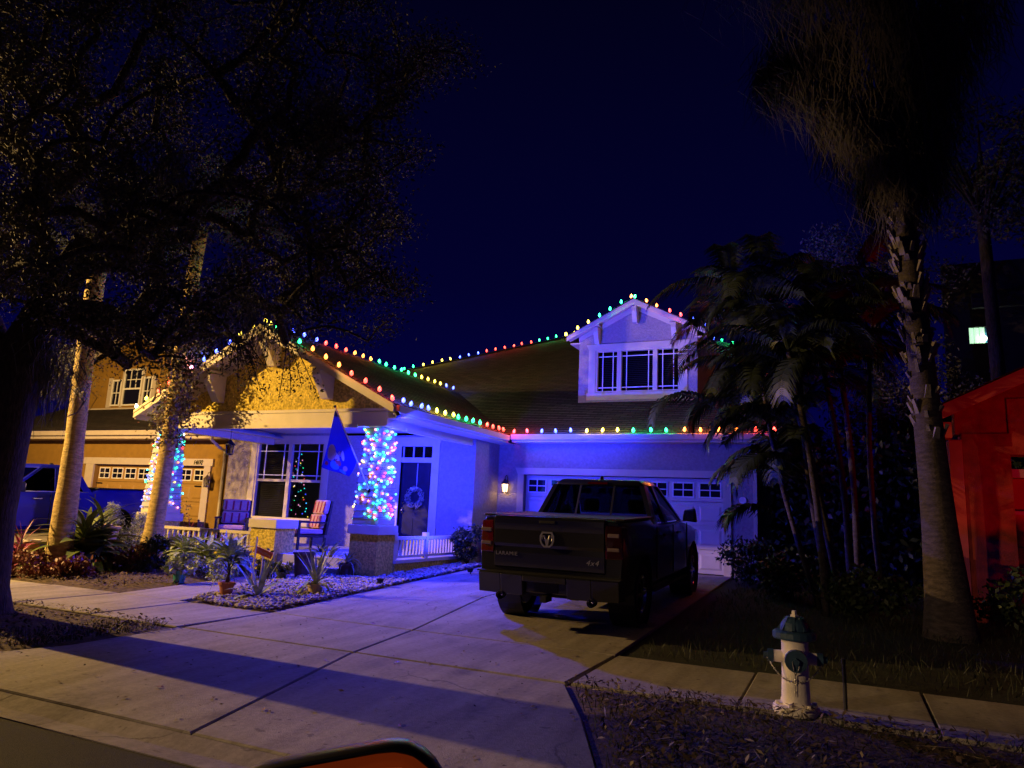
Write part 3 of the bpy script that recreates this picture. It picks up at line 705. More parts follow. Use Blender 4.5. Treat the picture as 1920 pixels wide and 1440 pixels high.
M['lamp_glass'] = emis('lantern_glow', (1,.62,.25), 5)
lantern('hanging_lantern', 'unlit dark lantern hanging on a chain before the porch window', 'lanterns on the houses', (-12.95, 12.6, 2.62), hang=.72, m=M['dark'])
lantern('wall_lantern', 'lit bronze wall lantern glowing beside the garage door', 'lanterns on the houses', (-7.74, 16.685, 2.06), True)
lamp('wall_lantern_light', (-7.74, 16.66, 1.97), 7, (1,.62,.24), .03)
wr = thing('wreath', 'round door wreath with bow hung on the dark front door', 'wreath', (-9.66,15.55,1.78))
v = []; f = []
for i in range(420):
    a = RNG.uniform(0, 6.283); b = RNG.uniform(0, 6.283); rr = .21+.055*math.cos(b); p = Vector((-9.66+rr*math.cos(a), 15.555-.045*abs(math.sin(b)), 1.76+rr*math.sin(a)))
    d = Vector((RNG.uniform(-1,1), RNG.uniform(-.6,.1), RNG.uniform(-1,1))).normalized()*.05; s_ = d.cross(Vector((0,1,.3))).normalized()*.014
    k = len(v); v += [p, p+d*.5+s_, p+d, p+d*.5-s_]; f.append((k,k+1,k+2,k+3))
MB().add(v, f).obj('leaves', M['wreath'], wr, rec=False)
MB().ball((-9.75,15.52,1.97),(.06,.02,.035)).ball((-9.63,15.52,1.98),(.06,.02,.035)).ball((-9.69,15.515,1.975),(.02,.02,.02)).obj('bow', M['fwhite'], wr, smooth=True)
MB().box(-9.668,-9.652,15.585,15.589,1.98,2.6).obj('ribbon', M['fwhite'], wr)
# flag on a slanting pole that springs from the right column
fl = thing('flag', 'triangular hanging navy winter flag with coloured patches on a white pole', 'flag', (-8.74, 11.85, 1.85))
p0 = onY(692,920,11.84); p1 = onY(628,762,11.1)
MB().tube([p0, p1], .014, 8).obj('pole', M['mullion'], fl); MB().ball(p1,.03).obj('finial', M['dark'], fl)
MB().box(p0.x-.02,p0.x+.02,p0.y-.02,p0.y+.03,p0.z-.04,p0.z+.04).obj('bracket', M['dark'], fl)
def flag_pt(s, t):   # s down the pole, t down the cloth
    a = p1+(p0-p1)*(.02+.62*s); c = onY(602,876,11.16); d = onY(656,894,11.42)
    b = c+(d-c)*s; q = a+(b-a)*t; return q+Vector((0,1,0))*(.05*math.sin(7*s+3*t)*t)
N = 14; v = [flag_pt(i/N, j/N) for j in range(N+1) for i in range(N+1)]
MB().add(v, [(j*(N+1)+i, j*(N+1)+i+1, (j+1)*(N+1)+i+1, (j+1)*(N+1)+i) for j in range(N) for i in range(N)]).obj('cloth', M['flag'], fl, smooth=True, rec=False)
def patch(c, rx_, ry_, m, name, rot=0, crescent=None):
    pts = []
    for k in range(18):
        a = k*2*math.pi/18; x_ = rx_*math.cos(a); y_ = ry_*math.sin(a)
        if crescent and x_ > crescent: x_ = crescent-(x_-crescent)*.5
        pts.append((c[0]+x_*math.cos(rot)-y_*math.sin(rot), c[1]+x_*math.sin(rot)+y_*math.cos(rot)))
    pts = [flag_pt(a, b)+Vector((.002,-.008,0)) for a, b in pts]
    MB().add(pts, [tuple(range(18))]).obj(name, m, fl, rec=False)
patch((.24,.66), .17, .15, M['fcream'], 'moon_patch'); patch((.44,.64), .10, .07, M['fwhite'], 'white_patch', .3)
patch((.52,.74), .09, .075, M['fred'], 'red_patch', .6); patch((.44,.85), .13, .09, M['fteal'], 'teal_patch', .2)
patch((.74,.80), .07, .10, M['fpink'], 'pink_patch', .3); patch((.70,.93), .12, .05, M['fteal'], 'teal_patch', .2); patch((.18,.89), .07, .035, M['fred'], 'red_patch')
patch((.60,.50), .05, .12, M['fwhite'], 'white_patch', -.35); patch((.50,.53), .05, .06, M['stake'], 'brown_patch')
# porch chairs with striped cushions
def porch_chair(label, p, rz, tall):
    t = thing('armchair', label, 'armchair', p, 'cushioned armchairs on the porch', rz)
    w, d = .34, .32
    MB().box(-w,w,-d,d,.28,.34).obj('seat_frame', M['wicker'], t, local=True)
    for sx in (-1, 1):
        for sy in (-1, 1): MB().box(sx*w-.025,sx*w+.025,sy*d-.025,sy*d+.025,0,.28 if sy > 0 else .6).obj('leg', M['wicker'], t, local=True)
        MB().box(sx*w-.04,sx*w+.04,-d-.02,d,.602,.64).obj('armrest', M['wicker'], t, local=True)
    MB().hexa([(-w,d,.34),(w,d,.34),(w,d+.05,.34),(-w,d+.05,.34),(-w,d+.12,tall),(w,d+.12,tall),(w,d+.17,tall),(-w,d+.17,tall)]).obj('back_frame', M['wicker'], t, local=True)
    MB().box(-w+.04,w-.04,-d+.02,d-.02,.35,.46).obj('seat_cushion', M['cushion'], t, local=True, bevel=.03)
    bc = None
    for half in range(2):
        z0_ = .48+half*(tall-.46)/2; z1_ = z0_+(tall-.46)/2-.006; y0_ = d-.08+.08*half
        b = MB().hexa([(-w+.03,y0_-.06,z0_),(w-.03,y0_-.06,z0_),(w-.03,y0_+.07,z0_),(-w+.03,y0_+.07,z0_),(-w+.03,y0_-.0,z1_),(w-.03,y0_-.0,z1_),(w-.03,y0_+.12,z1_),(-w+.03,y0_+.12,z1_)]).obj('back_cushion', M['cushion'], t, local=True, bevel=.045)
        for k in range(4):
            xs_ = -w+.11+k*.165
            MB().hexa([(xs_-.02,y0_-.064,z0_+.035),(xs_+.02,y0_-.064,z0_+.035),(xs_+.02,y0_-.05,z0_+.035),(xs_-.02,y0_-.05,z0_+.035),(xs_-.02,y0_-.012,z1_-.035),(xs_+.02,y0_-.012,z1_-.035),(xs_+.02,y0_+.01,z1_-.035),(xs_-.02,y0_+.01,z1_-.035)]).obj('stripe', M['stripe'], b, local=True)
    return t
porch_chair('pink and red striped cushioned armchair behind the left porch railing', (-13.35,13.35,.45), R(38), 1.05)
porch_chair('striped armchair behind the middle porch pier', (-11.35,13.6,.45), R(-25), 1.12)
# mail box hung by the middle pier
# ------------------------------------------------------------------ neighbour on the left
N_ = thing('house', 'tan two storey house with numbered garage door and white upstairs window', 'house', (-20, 17, 0))
NW, NL, NT = M['ntan'], M['nlight'], M['ntrim']
def npart(mb, name, m, parent=None, **k): return mb.obj(name, m, parent or N_, **k)
npart(MB().box(-26.6,-22.12,15.92,16.1,0,3.3).box(-17.24,-16.35,15.92,16.1,0,3.3).box(-22.12,-17.24,15.92,16.1,2.45,3.3), 'front_wall', NW)
npart(MB().box(-16.55,-16.35,16.104,24,0,3.3), 'side_wall', NW)
npart(MB().box(-26.9,-26.2,15.5,15.918,0,3.25), 'corner_pier', NL)
npart(MB().box(-22.5,-22.122,15.86,15.918,.3,2.45).box(-17.238,-16.98,15.86,15.918,.3,2.45).box(-22.62,-16.9,15.85,15.918,2.452,2.66), 'door_trim', NT)
garage_door(N_, -22.1, -17.26, 16.06, .32, 2.445, 8, M['ngdoor'], M['mullion'])
for xx in (-21.98, -17.6): npart(MB().box(xx-.13,xx+.13,16.03,16.055,1.83,1.87), 'strap_hinge', M['dark'])
npart(MB().box(-27.4,-16.2,15.40,15.43,3.22,3.46), 'fascia', NT); npart(MB().box(-27.4,-16.2,15.28,15.396,3.32,3.47), 'gutter', NT, bevel=.012)
npart(MB().box(-27.4,-16.2,15.434,15.916,3.22,3.25), 'soffit', NT)
npart(MB().tube([(-16.55,15.36,3.35),(-16.55,15.36,3.2),(-16.5,15.62,3.0),(-16.46,15.84,2.9),(-16.46,15.86,2.6),(-16.46,15.86,.2)], .045, 8), 'downspout', NT)
courses('roof', [(-27.4,15.3,3.48),(-16.1,15.3,3.48),(-16.1,17.95,4.62),(-27.4,17.95,4.62)], M['nroof'], N_, (0,1,.43))
courses('roof', [(-27.4,17.95,4.62),(-25.9,17.95,4.62),(-25.9,22,6.36),(-27.4,22,6.36)], M['nroof'], N_, (0,1,.43))
# upper gable storey set back over the garage
npart(MB().prism([(-25.8,17.9,4.4),(-20.9,17.9,4.4),(-20.9,17.9,6.35),(-23.3,17.9,7.4),(-25.8,17.9,6.3)], (0,.2,0)), 'upper_wall', NW)
npart(MB().box(-21.15,-20.85,17.86,17.898,4.62,6.4), 'corner_board', NT)
npart(MB().prism([(-25.9,17.82,4.48),(-20.8,17.82,4.48),(-20.8,17.82,4.62),(-26.1,17.82,4.62)], (0,.075,0)), 'sill_band', NT)
for sg, xe in ((-1,-26.3),(1,-20.4)):
    npart(MB().prism([(xe,17.5,6.15),(-23.3,17.5,7.55),(-23.3,17.5,7.35),(xe,17.5,5.98)], (0,.04,0)), 'rake_board', NT)
    courses('roof', [(xe,17.48,6.15),(xe,23,6.15),(-23.3,23,7.56),(-23.3,17.48,7.56)], M['nroof'], N_, (-23.3-xe,0,1.41))
def nwin(x0, x1, z0, z1, cols, rows, rail=None):
    w = npart(MB().box(x0-.05,x0,17.84,17.896,z0,z1).box(x1,x1+.05,17.84,17.896,z0,z1).box(x0-.05,x1+.05,17.84,17.896,z1,z1+.06).box(x0-.05,x1+.05,17.84,17.896,z0-.05,z0), 'window', M['mullion'])
    MB().box(x0,x1,17.88,17.886,z0,z1).obj('pane', M['gpane'], w)
    zb = rail if rail else z0
    if rail: MB().box(x0,x1,17.85,17.878,rail-.03,rail+.03).obj('meeting_rail', M['mullion'], w)
    for i in range(1, cols): xm = x0+(x1-x0)*i/cols; MB().box(xm-.014,xm+.014,17.86,17.878,zb+.03 if rail else z0,z1).obj('muntin', M['mullion'], w)
    for j in range(1, rows): zm = zb+(z1-zb)*j/rows; MB().box(x0,x1,17.855,17.876,zm-.014,zm+.014).obj('muntin', M['mullion'], w)
nwin(-24.45,-24.05,4.75,5.62,2,2); nwin(-23.85,-23.0,4.75,6.0,3,2,5.32); nwin(-22.8,-22.45,4.75,5.68,2,2)
for xa, xb, zz in ((-24.72,-24.5,5.75),(-24.0,-23.9,6.1),(-22.95,-22.85,6.1),(-22.4,-22.22,5.8)): npart(MB().box(xa,xb,17.85,17.897,4.64,zz), 'window_casing', NT)
lantern('wall_lantern', 'unlit bronze carriage lantern right of the tan garage door', 'lanterns on the houses', (-16.93,15.74,1.92))
text_mesh('house_number', '14692', .19, M['dark'], N_, Vector((-17.68,15.84,2.49))-Vector((-20,17,0)), .006, .35, (.8,1,1))
# ------------------------------------------------------------------ neighbour on the right, lit red
K = thing('house', 'red lit gabled garage front of the house on the right', 'house', (2.6, 13.8, 0))
RS = M['rstucco']
kp = lambda mb, name, m, **k: mb.obj(name, m, K, **k)
YK = 13.4
kp(MB().box(1.78,2.42,YK,YK+.4,0,3.05).box(2.42,7.4,YK,YK+.4,2.72,3.6).box(7.4,8.0,YK,YK+.4,0,3.05), 'front_wall', RS)
kp(MB().prism([(1.7,YK+.02,3.04),(8.1,YK+.02,3.04),(8.1,YK+.02,3.5),(4.9,YK+.02,5.05),(1.7,YK+.02,3.5)], (0,.3,0)), 'gable_wall', RS)
kp(MB().box(1.6,1.78,YK-.02,YK+.3,.2,2.95), 'corner_board', M['rtrim'])
for xe in (1.42, 8.4):
    kp(MB().prism([(xe,YK-.5,3.42),(4.9,YK-.5,5.12),(4.9,YK-.5,4.9),(xe,YK-.5,3.2)], (0,.04,0)), 'rake_board', M['rtrim'])
    kp(MB().prism([(xe,YK-.455,3.30),(4.9,YK-.455,5.0),(4.9,YK-.455,4.96),(xe,YK-.455,3.26)], (0,.47,0)), 'soffit', M['rtrim'])
    courses('roof', [(xe,YK-.55,3.43),(xe,22,3.43),(4.9,22,5.14),(4.9,YK-.55,5.14)], M['nroof'], K, (4.9-xe,0,1.71))
kp(MB().box(1.42,1.62,YK-.3,YK+.02,2.95,3.2), 'gutter_end', M['rtrim'])
for i, (za, zb) in enumerate(((.32,.78),(.79,1.30),(1.31,1.82),(1.84,2.36))): kp(MB().box(2.44,7.38,YK+.24,YK+.28,za,zb), 'garage_section', M['rtrim'])
kp(MB().box(2.43,7.39,YK+.06,YK+.235,2.37,2.50), 'door_head', M['ntrim']); kp(MB().box(2.44,7.38,YK+.17,YK+.235,1.80,1.86), 'section_ledge', M['ntrim'])
# the upper storey behind it, with one lit window
U = thing('house', 'dark upper storey far right with a lit greenish window', 'house', (9, 26, 0))
kq = lambda mb, name, m, **k: mb.obj(name, m, U, **k)
a = onY(1818,645,26); b = onY(1862,612,26)
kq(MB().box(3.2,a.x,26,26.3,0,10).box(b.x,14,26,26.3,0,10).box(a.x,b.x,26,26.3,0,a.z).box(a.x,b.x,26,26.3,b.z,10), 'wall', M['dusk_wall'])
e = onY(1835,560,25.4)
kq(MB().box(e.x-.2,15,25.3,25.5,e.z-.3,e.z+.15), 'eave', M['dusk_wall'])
M['curtain_glow'] = emis('lit_curtain', (.55,1,.62), 1.1)
wf = kq(MB().box(a.x-.06,a.x,25.95,25.998,a.z-.06,b.z+.06).box(b.x,b.x+.06,25.95,25.998,a.z-.06,b.z+.06).box(a.x,b.x,25.95,25.998,b.z,b.z+.06).box(a.x,b.x,25.95,25.998,a.z-.06,a.z), 'window', M['dusk_wall'])
n = 9
for i in range(n):
    xa = a.x+(b.x-a.x)*i/n; xb = a.x+(b.x-a.x)*(i+1)/n
    MB().box(xa+.004,xb-.004,26.05+.03*(i % 2),26.07+.03*(i % 2),a.z,b.z).obj('curtain', M['curtain_glow'] if i < 6 else M['fteal'], wf)
mx_ = (a.x+b.x)/2+.05
MB().ball((mx_,26.0,a.z+.16),.10).obj('lamp_globe', emis('lamp_globe_glow', (1,1,.8), 9), wf, smooth=True)
# the flood light that washes it red
rf = thing('flood_light', 'small red garden flood light before the right house', 'light', RED_POS)
x, y, z = RED_POS
MB().lathe([(.09,-.02),(.1,.06)], (x,y-.02,z-.12), 10).obj('housing', M['dark'], rf); MB().tube([(x,y,z-.15),(x,y,gz(y)-.05)], .015, 6).obj('stake', M['dark'], rf)
# blue flood lights on their stakes
for (x, y, z), lb in ((FLOOD_POS, 'small blue flood light staked in the gravel by the porch railing'), (FLOOD2_POS, 'small blue flood light staked in the gravel by the right pier')):
    bf = thing('flood_light', lb, 'light', (x, y, z), 'blue garden flood lights')
    MB().lathe([(.05,-.02),(.07,.05)], (x,y-.02,z-.16), 10).obj('housing', M['dark'], bf); MB().tube([(x,y,z-.18),(x,y,gz(y)-.05)], .012, 6).obj('stake', M['dark'], bf)
x, y, z = EAVE_POS
ef = thing('flood_light', 'blue flood light clamped under the front corner of the porch eave', 'light', EAVE_POS)
MB().tube([(x-.07,y+.0,z+.09),(x-.015,y,z+.02)], [.05,.06], 10).obj('housing', M['dark'], ef); MB().box(x-.20,x-.05,y-.01,y+.01,z+.09,z+.12).obj('bracket', M['dark'], ef)
# blue bulb by the front door, on a short drop from the porch ceiling
x, y, z = PORCH_POS
pb = thing('porch_lamp', 'blue porch bulb hanging from the ceiling behind the right column', 'lamp', (x, y, 3.36))
MB().lathe([(.06,3.34),(.06,3.358)], (x,y,0), 12).tube([(x,y,3.34),(x,y,z+.14)], .008, 6).obj('drop', M['dark'], pb)
MB().lathe([(.02,z+.14),(.028,z+.13),(.028,z+.07)], (x,y,0), 10).obj('socket', M['dark'], pb)
# ------------------------------------------------------------------ street lamp
for (x, y, z), lb in ((LAMP_POS, 'post top street lamp on the parkway at the far left'), (FILL_POS, 'added post top lamp behind the viewer, a fill for the hydrant')):
    SLp = thing('street_lamp', lb, 'street lamp', (x, y, gz(y)), 'street lamps')  # the one at FILL_POS is the added fill lamp
    MB().lathe([(.11,-.05),(.11,.3),(.07,.5),(.055,z-.5)], (x,y,0), 12).obj('post', M['dark'], SLp, smooth=True)
    MB().lathe([(.05,z-.5),(.12,z-.42),(.14,z-.36)], (x,y,0), 12).obj('collar', M['dark'], SLp)
    MB().lathe([(.46,z+.060),(.47,z+.095),(.20,z+.22),(.04,z+.26)], (x,y,0), 24).obj('cap', M['dark'], SLp)
    for k in range(4):
        a = k*math.pi/2+.78; MB().bar((x+.14*math.cos(a),y+.14*math.sin(a),z-.36),(x+.30*math.cos(a),y+.30*math.sin(a),z+.09),.015,.015).obj('bar', M['dark'], SLp)
# ------------------------------------------------------------------ pickup trucks
def boolean_cut(o, cutters):
    for c in cutters:
        m = o.modifiers.new('cut', 'BOOLEAN'); m.operation = 'DIFFERENCE'; m.object = c; m.solver = 'EXACT'
    dg = bpy.context.evaluated_depsgraph_get()
    me = bpy.data.meshes.new_from_object(o.evaluated_get(dg)); old = o.data; o.modifiers.clear(); o.data = me
    for c in cutters:
        cm = c.data; bpy.data.objects.remove(c); bpy.data.meshes.remove(cm)
def pickup(label, loc, rotz, pitch, paint, badge):
    """local axes: y forward from the rear bumper face, x right, z up from the tyre contact"""
    t = thing('pickup_truck', label, 'pickup truck', loc, None, rotz, pitch)
    P = lambda mb, name, m, parent=None, **k: mb.obj(name, m, parent or t, local=True, **k)
    RAX, FAX, WR = 1.18, 4.85, .41
    # lower body: lofted cross sections
    st = [(.16,.975,1.385),(.20,1.0,1.405),(.6,1.015,1.405),(1.7,1.02,1.40),(1.9,1.02,1.33),(4.0,1.015,1.30),(4.35,1.0,1.27),(5.0,.985,1.20),(5.5,.95,1.14),(5.72,.88,1.06),(5.80,.80,.98)]
    v = []; f = []; m = 0
    for (y, w, zt) in st:
        half = [(w*.90,.44),(w*.97,.52),(w*.985,.74),(w,.95),(w*.992,1.10),(w*.965,zt-.07),(w*.935,zt-.015),(w*.87,zt)]
        ring = half+[(-a, b) for a, b in half[::-1]]; m = len(ring); v += [(a, y, b) for a, b in ring]
    for i in range(len(st)-1):
        for k in range(m): f.append((i*m+k, i*m+(k+1) % m, (i+1)*m+(k+1) % m, (i+1)*m+k))
    f.append(tuple(range(m))); f.append(tuple(range((len(st)-1)*m, len(st)*m)))
    body = P(MB().add(v, f), 'body', paint)
    cut = []
    for ya in (RAX, FAX):
        for sx in (-1, 1):
            c = MB().lathe([(.49,sx*.62),(.49,sx*1.2)], (0,ya,.44), 24, 'x').obj('cutter', M['blackp']); c.location = (0,0,0); cut.append(c)
    # the cutters are made in the truck's own axes, so the body is cut before it is parented
    par = body.parent; body.parent = None
    boolean_cut(body, cut); body.parent = par
    body.data.polygons.foreach_set('use_smooth', [True]*len(body.data.polygons))
    em = body.modifiers.new('edges', 'EDGE_SPLIT'); em.split_angle = R(32)
    for ya in (RAX, FAX):
        for sx in (-1, 1):
            P(MB().lathe([(.485,sx*.63),(.485,sx*.99)], (0,ya,.44), 24, 'x', cap=False), 'wheel_arch', M['blackp'])
            w = P(MB().lathe([(WR-.03,sx*.70),(WR,sx*.74),(WR,sx*.93),(WR-.035,sx*.985),(.27,sx*.975),(.265,sx*.74)], (0,ya,WR), 28, 'x', cap=False), 'wheel', M['rubber'], smooth=False)
            rim = MB().lathe([(.268,sx*.76),(.268,sx*.965),(.25,sx*.97),(.235,sx*.93)], (0,ya,WR), 24, 'x', cap=False).lathe([(.07,sx*.90),(.06,sx*.965)], (0,ya,WR), 12, 'x')
            for k in range(6):
                a = k*math.pi/3; rim.bar((sx*.94,ya+.05*math.cos(a),WR+.05*math.sin(a)),(sx*.94,ya+.25*math.cos(a),WR+.25*math.sin(a)),.05,.05,(1,0,0))
            rim.obj('rim', M['chrome'], w, local=True)
            MB().lathe([(.255,sx*.72),(.255,sx*.75)], (0,ya,WR), 20, 'x').obj('brake_disc', M['dark'], w, local=True)
    P(MB().box(-.72,.72,RAX-.06,RAX+.06,.36,.48).lathe([(.03,-.14),(.16,-.06),(.16,.06),(.03,.14)], (0,RAX,.40), 12, 'x'), 'rear_axle', M['dark'])
    P(MB().box(-.62,.62,.5,5.2,.42,.52), 'frame', M['dark'])
    P(MB().box(-.5,.5,.62,1.0,.33,.47), 'spare_tyre', M['rubber'], bevel=.06)
    # bed cover, tailgate
    P(MB().box(-.86,.86,.26,1.78,1.39,1.425), 'bed_cover', M['blackp'], bevel=.01)
    P(MB().box(.86,.985,.24,1.8,1.40,1.43), 'bed_rail', M['blackp'], bevel=.01); P(MB().box(-.985,-.86,.24,1.8,1.40,1.43), 'bed_rail', M['blackp'], bevel=.01)
    prof = [(.165,.735),(.13,.76),(.118,.95),(.122,1.02),(.102,1.06),(.095,1.24),(.082,1.32),(.085,1.385),(.12,1.415),(.20,1.418),(.20,.735)]
    tg = P(MB().prism([(-.76,a,b) for a, b in prof], (1.52,0,0)), 'tailgate', paint, bevel=.004)
    MB().box(-.11,.11,.075,.10,1.335,1.372).obj('handle', M['blackp'], tg, local=True, bevel=.006)
    if badge:
        # round-cornered shield with a horned head in relief
        sh = []
        for (a, b) in ((-.085,.07),(-.07,.098),(.07,.098),(.085,.07),(.10,.045),(.098,-.02),(.075,-.07),(.04,-.098),(-.04,-.098),(-.075,-.07),(-.098,-.02),(-.10,.045)): sh.append((a, b))
        cz, cyy = 1.135, .075
        em_ = MB()
        inn = [(a*.78, b*.78) for a, b in sh]; k = len(sh)
        vv = [(a, cyy, cz+b) for a, b in sh]+[(a, cyy, cz+b) for a, b in inn]+[(a, cyy+.03, cz+b) for a, b in sh]+[(a, cyy+.03, cz+b) for a, b in inn]
        ff = [(i, (i+1) % k, k+(i+1) % k, k+i) for i in range(k)]+[(2*k+i, i, (i+1) % k, 2*k+(i+1) % k) for i in range(k)]+[(k+i, k+(i+1) % k, 3*k+(i+1) % k, 3*k+i) for i in range(k)]
        em_.add(vv, ff)
        em_.prism([(-.012,cyy+.004,cz-.085),(.012,cyy+.004,cz-.085),(.03,cyy+.004,cz-.01),(.0,cyy+.004,cz+.012),(-.03,cyy+.004,cz-.01)], (0,.03,0))
        for s_ in (-1, 1): em_.tube([(s_*.02,cyy+.014,cz+.0),(s_*.035,cyy+.012,cz+.045),(s_*.065,cyy+.012,cz+.05),(s_*.07,cyy+.014,cz+.005),(s_*.05,cyy+.016,cz-.02)], [.012,.016,.014,.011,.006], 6)
        em_.obj('emblem', M['badge'], tg, local=True)
        for body_, sz, px_, pz_, sh_ in (('LARAMIE',.068,-.735,.905,0),('4x4',.095,.52,.845,.3)):
            text_mesh('badge', body_, sz, M['badge'], tg, (px_, .108, pz_), .004, sh_, (1.05,1,1), 1.15)
    for sx in (-1, 1):
        tl = P(MB().hexa([(sx*.77,.115,.93),(sx*.985,.155,.93),(sx*1.008,.34,.95),(sx*.77,.34,.93),(sx*.77,.085,1.355),(sx*.965,.14,1.345),(sx*.995,.33,1.33),(sx*.77,.33,1.355)]), 'tail_light', M['taillens'], bevel=.015)
        for za, zb in ((1.03,1.075),(1.2,1.25)):
            MB().box(min(sx*.80,sx*.955),max(sx*.80,sx*.955),.095,.16,za,zb).obj('reversing_lens', M['lens_clear'], tl, local=True, bevel=.01)
    # bumper with step, plate recess, exhaust tips, hitch
    bp = [(-.985,.22),(-.96,.06),(-.62,.01),(-.30,-.01),(.30,-.01),(.62,.01),(.96,.06),(.985,.22)]
    bm_ = MB()
    for i in range(len(bp)-1):
        (xa, ya), (xb, yb) = bp[i], bp[i+1]; za = .50 if abs(xa+xb)/2 < .45 else .42; mid = abs(xa+xb)/2 < .2
        if mid:
            bm_.hexa([(xa,ya,.60),(xb,yb,.60),(xb,.26,.60),(xa,.26,.60),(xa,ya,.68),(xb,yb,.68),(xb,.26,.68),(xa,.26,.68)])
            bm_.box(xa,xb,.10,.16,.46,.60)
        else: bm_.hexa([(xa,ya+.04,za),(xb,yb+.04,za),(xb,.30,za),(xa,.30,za),(xa,ya,.68),(xb,yb,.68),(xb,.26,.68),(xa,.26,.68)])
    bu = P(bm_, 'bumper', paint, bevel=.012)
    MB().box(-.98,.98,.06,.24,.682,.70).obj('step_pad', M['blackp'], bu, local=True)
    MB().box(-.16,.16,.085,.098,.47,.59).obj('plate_recess', M['blackp'], bu, local=True)
    for sx in (-1, 1): MB().lathe([(.045,.03),(.055,.0),(.055,-.0),(.05,.12)], (sx*.62,.02,.40), 14, 'y', cap=False).lathe([(.048,.05),(.046,.06)], (sx*.62,.02,.40), 14, 'y').obj('exhaust_tip', M['chrome'], bu, local=True, smooth=True)
    MB().box(-.04,.04,-.02,.2,.36,.44).obj('hitch', M['blackp'], bu, local=True)
    # cab: roof, pillars, glass
    zb_, zr = 1.33, 1.86
    ry0, ry1, rt0, rt1 = 1.93, 2.20, 4.05, 3.20     # rear glass base/top, windscreen base/top
    wb, wt = .955, .735
    roof = P(MB().hexa([(-wt,ry1,zr),(wt,ry1,zr),(wt,rt1,zr),(-wt,rt1,zr),(-wt+.10,ry1+.08,zr+.095),(wt-.10,ry1+.08,zr+.095),(wt-.10,rt1-.15,zr+.10),(-wt+.10,rt1-.15,zr+.10)]), 'roof', paint, bevel=.04, smooth=True)
    MB().ball((.0,ry1+.22,zr+.10),(.03,.07,.055),8,5).obj('antenna', M['blackp'], roof, local=True, smooth=True)
    MB().box(-.16,.16,ry1+.0,ry1+.05,zr+.02,zr+.05).obj('brake_lamp', M['taillens'], roof, local=True)
    def yR(z): return ry0+(ry1-ry0)*(z-zb_)/(zr-zb_)
    def yF(z): return rt0+(rt1-rt0)*(z-zb_)/(zr-zb_)
    def xw(z): return wb+(wt-wb)*(z-zb_)/(zr-zb_)
    for sx in (-1, 1):
        for (ya, yb, wd) in ((ry0, ry1, .20), (rt0-.06, rt1-.04, .09), ((ry0+rt0)/2-.12, (ry1+rt1)/2+.08, .12)):
            a = .045
            q0 = [(sx*wb,ya,zb_-.03),(sx*wb,ya+wd*(1 if ya == ry0 else -1),zb_-.03),(sx*(wb-a*1.6),ya+wd*(1 if ya == ry0 else -1),zb_-.03),(sx*(wb-a*1.6),ya,zb_-.03)]
            q1 = [(sx*wt,yb,zr+.01),(sx*wt,yb+wd*(1 if ya == ry0 else -1),zr+.01),(sx*(wt-a*1.6),yb+wd*(1 if ya == ry0 else -1),zr+.01),(sx*(wt-a*1.6),yb,zr+.01)]
            P(MB().hexa(q0+q1), 'pillar', paint)
    zs = zb_+.06
    P(MB().hexa([(-xw(zb_),ry0,zb_-.02),(xw(zb_),ry0,zb_-.02),(xw(zb_),ry0+.06,zb_-.02),(-xw(zb_),ry0+.06,zb_-.02),(-xw(zs),yR(zs),zs),(xw(zs),yR(zs),zs),(xw(zs),yR(zs)+.06,zs),(-xw(zs),yR(zs)+.06,zs)]), 'cab_back', paint)
    ga = .07
    P(MB().add([(-xw(zs)+ga,yR(zs)+.015,zs),(xw(zs)-ga,yR(zs)+.015,zs),(wt-ga,ry1+.015,zr),(-wt+ga,ry1+.015,zr)], [(0,1,2,3)]), 'rear_glass', M['glass_car'], rec=False)
    for xs_ in (-.28, .28): P(MB().bar((xs_,yR(zs)+.005,zs),(xs_*.97,ry1+.005,zr),.03,.02), 'slider_frame', M['blackp'])
    P(MB().add([(-xw(zs)+ga,yF(zs),zs),(xw(zs)-ga,yF(zs),zs),(wt-.05,rt1,zr),(-wt+.05,rt1,zr)], [(0,1,2,3)]), 'windscreen', M['glass_car'], rec=False)
    for sx in (-1, 1):
        P(MB().add([(sx*(wb-.02),ry0+.2,zb_),(sx*(wb-.02),rt0-.1,zb_),(sx*(wt-.02),rt1-.1,zr),(sx*(wt-.02),ry1+.2,zr)], [(0,1,2,3)]), 'side_glass', M['glass_dark'] if not badge else M['glass_car'], rec=False)
        P(MB().box(min(sx*.98,sx*1.0),max(sx*.98,sx*1.022),2.05,4.0,1.305,1.325), 'belt_trim', M['chrome'])
        for yh in (2.25, 3.2): P(MB().box(min(sx*1.01,sx*1.05),max(sx*1.01,sx*1.05),yh,yh+.22,1.13,1.17), 'door_handle', M['chrome'] if not badge else paint, bevel=.01)
        for yg in (1.86, 2.98, 4.1): P(MB().box(min(sx*1.005,sx*1.0225),max(sx*1.005,sx*1.0225),yg-.004,yg+.004,.55,1.28), 'door_gap', M['blackp'])
        mr = P(MB().hexa([(sx*1.0,3.78,1.32),(sx*1.24,3.72,1.30),(sx*1.24,3.86,1.30),(sx*1.0,3.9,1.32),(sx*1.03,3.78,1.50),(sx*1.21,3.73,1.53),(sx*1.21,3.86,1.53),(sx*1.03,3.88,1.50)]), 'wing_mirror', M['blackp'], bevel=.02)
        MB().box(min(sx*1.05,sx*1.20),max(sx*1.05,sx*1.20),3.715,3.724,1.34,1.49).obj('mirror_glass', M['chrome'], mr, local=True)
        P(MB().hexa([(sx*.72,5.68,.86),(sx*.90,5.55,.86),(sx*.90,5.6,.86),(sx*.72,5.74,.86),(sx*.72,5.66,1.02),(sx*.91,5.5,1.02),(sx*.91,5.56,1.02),(sx*.72,5.72,1.02)]), 'headlight', M['lens_clear'])
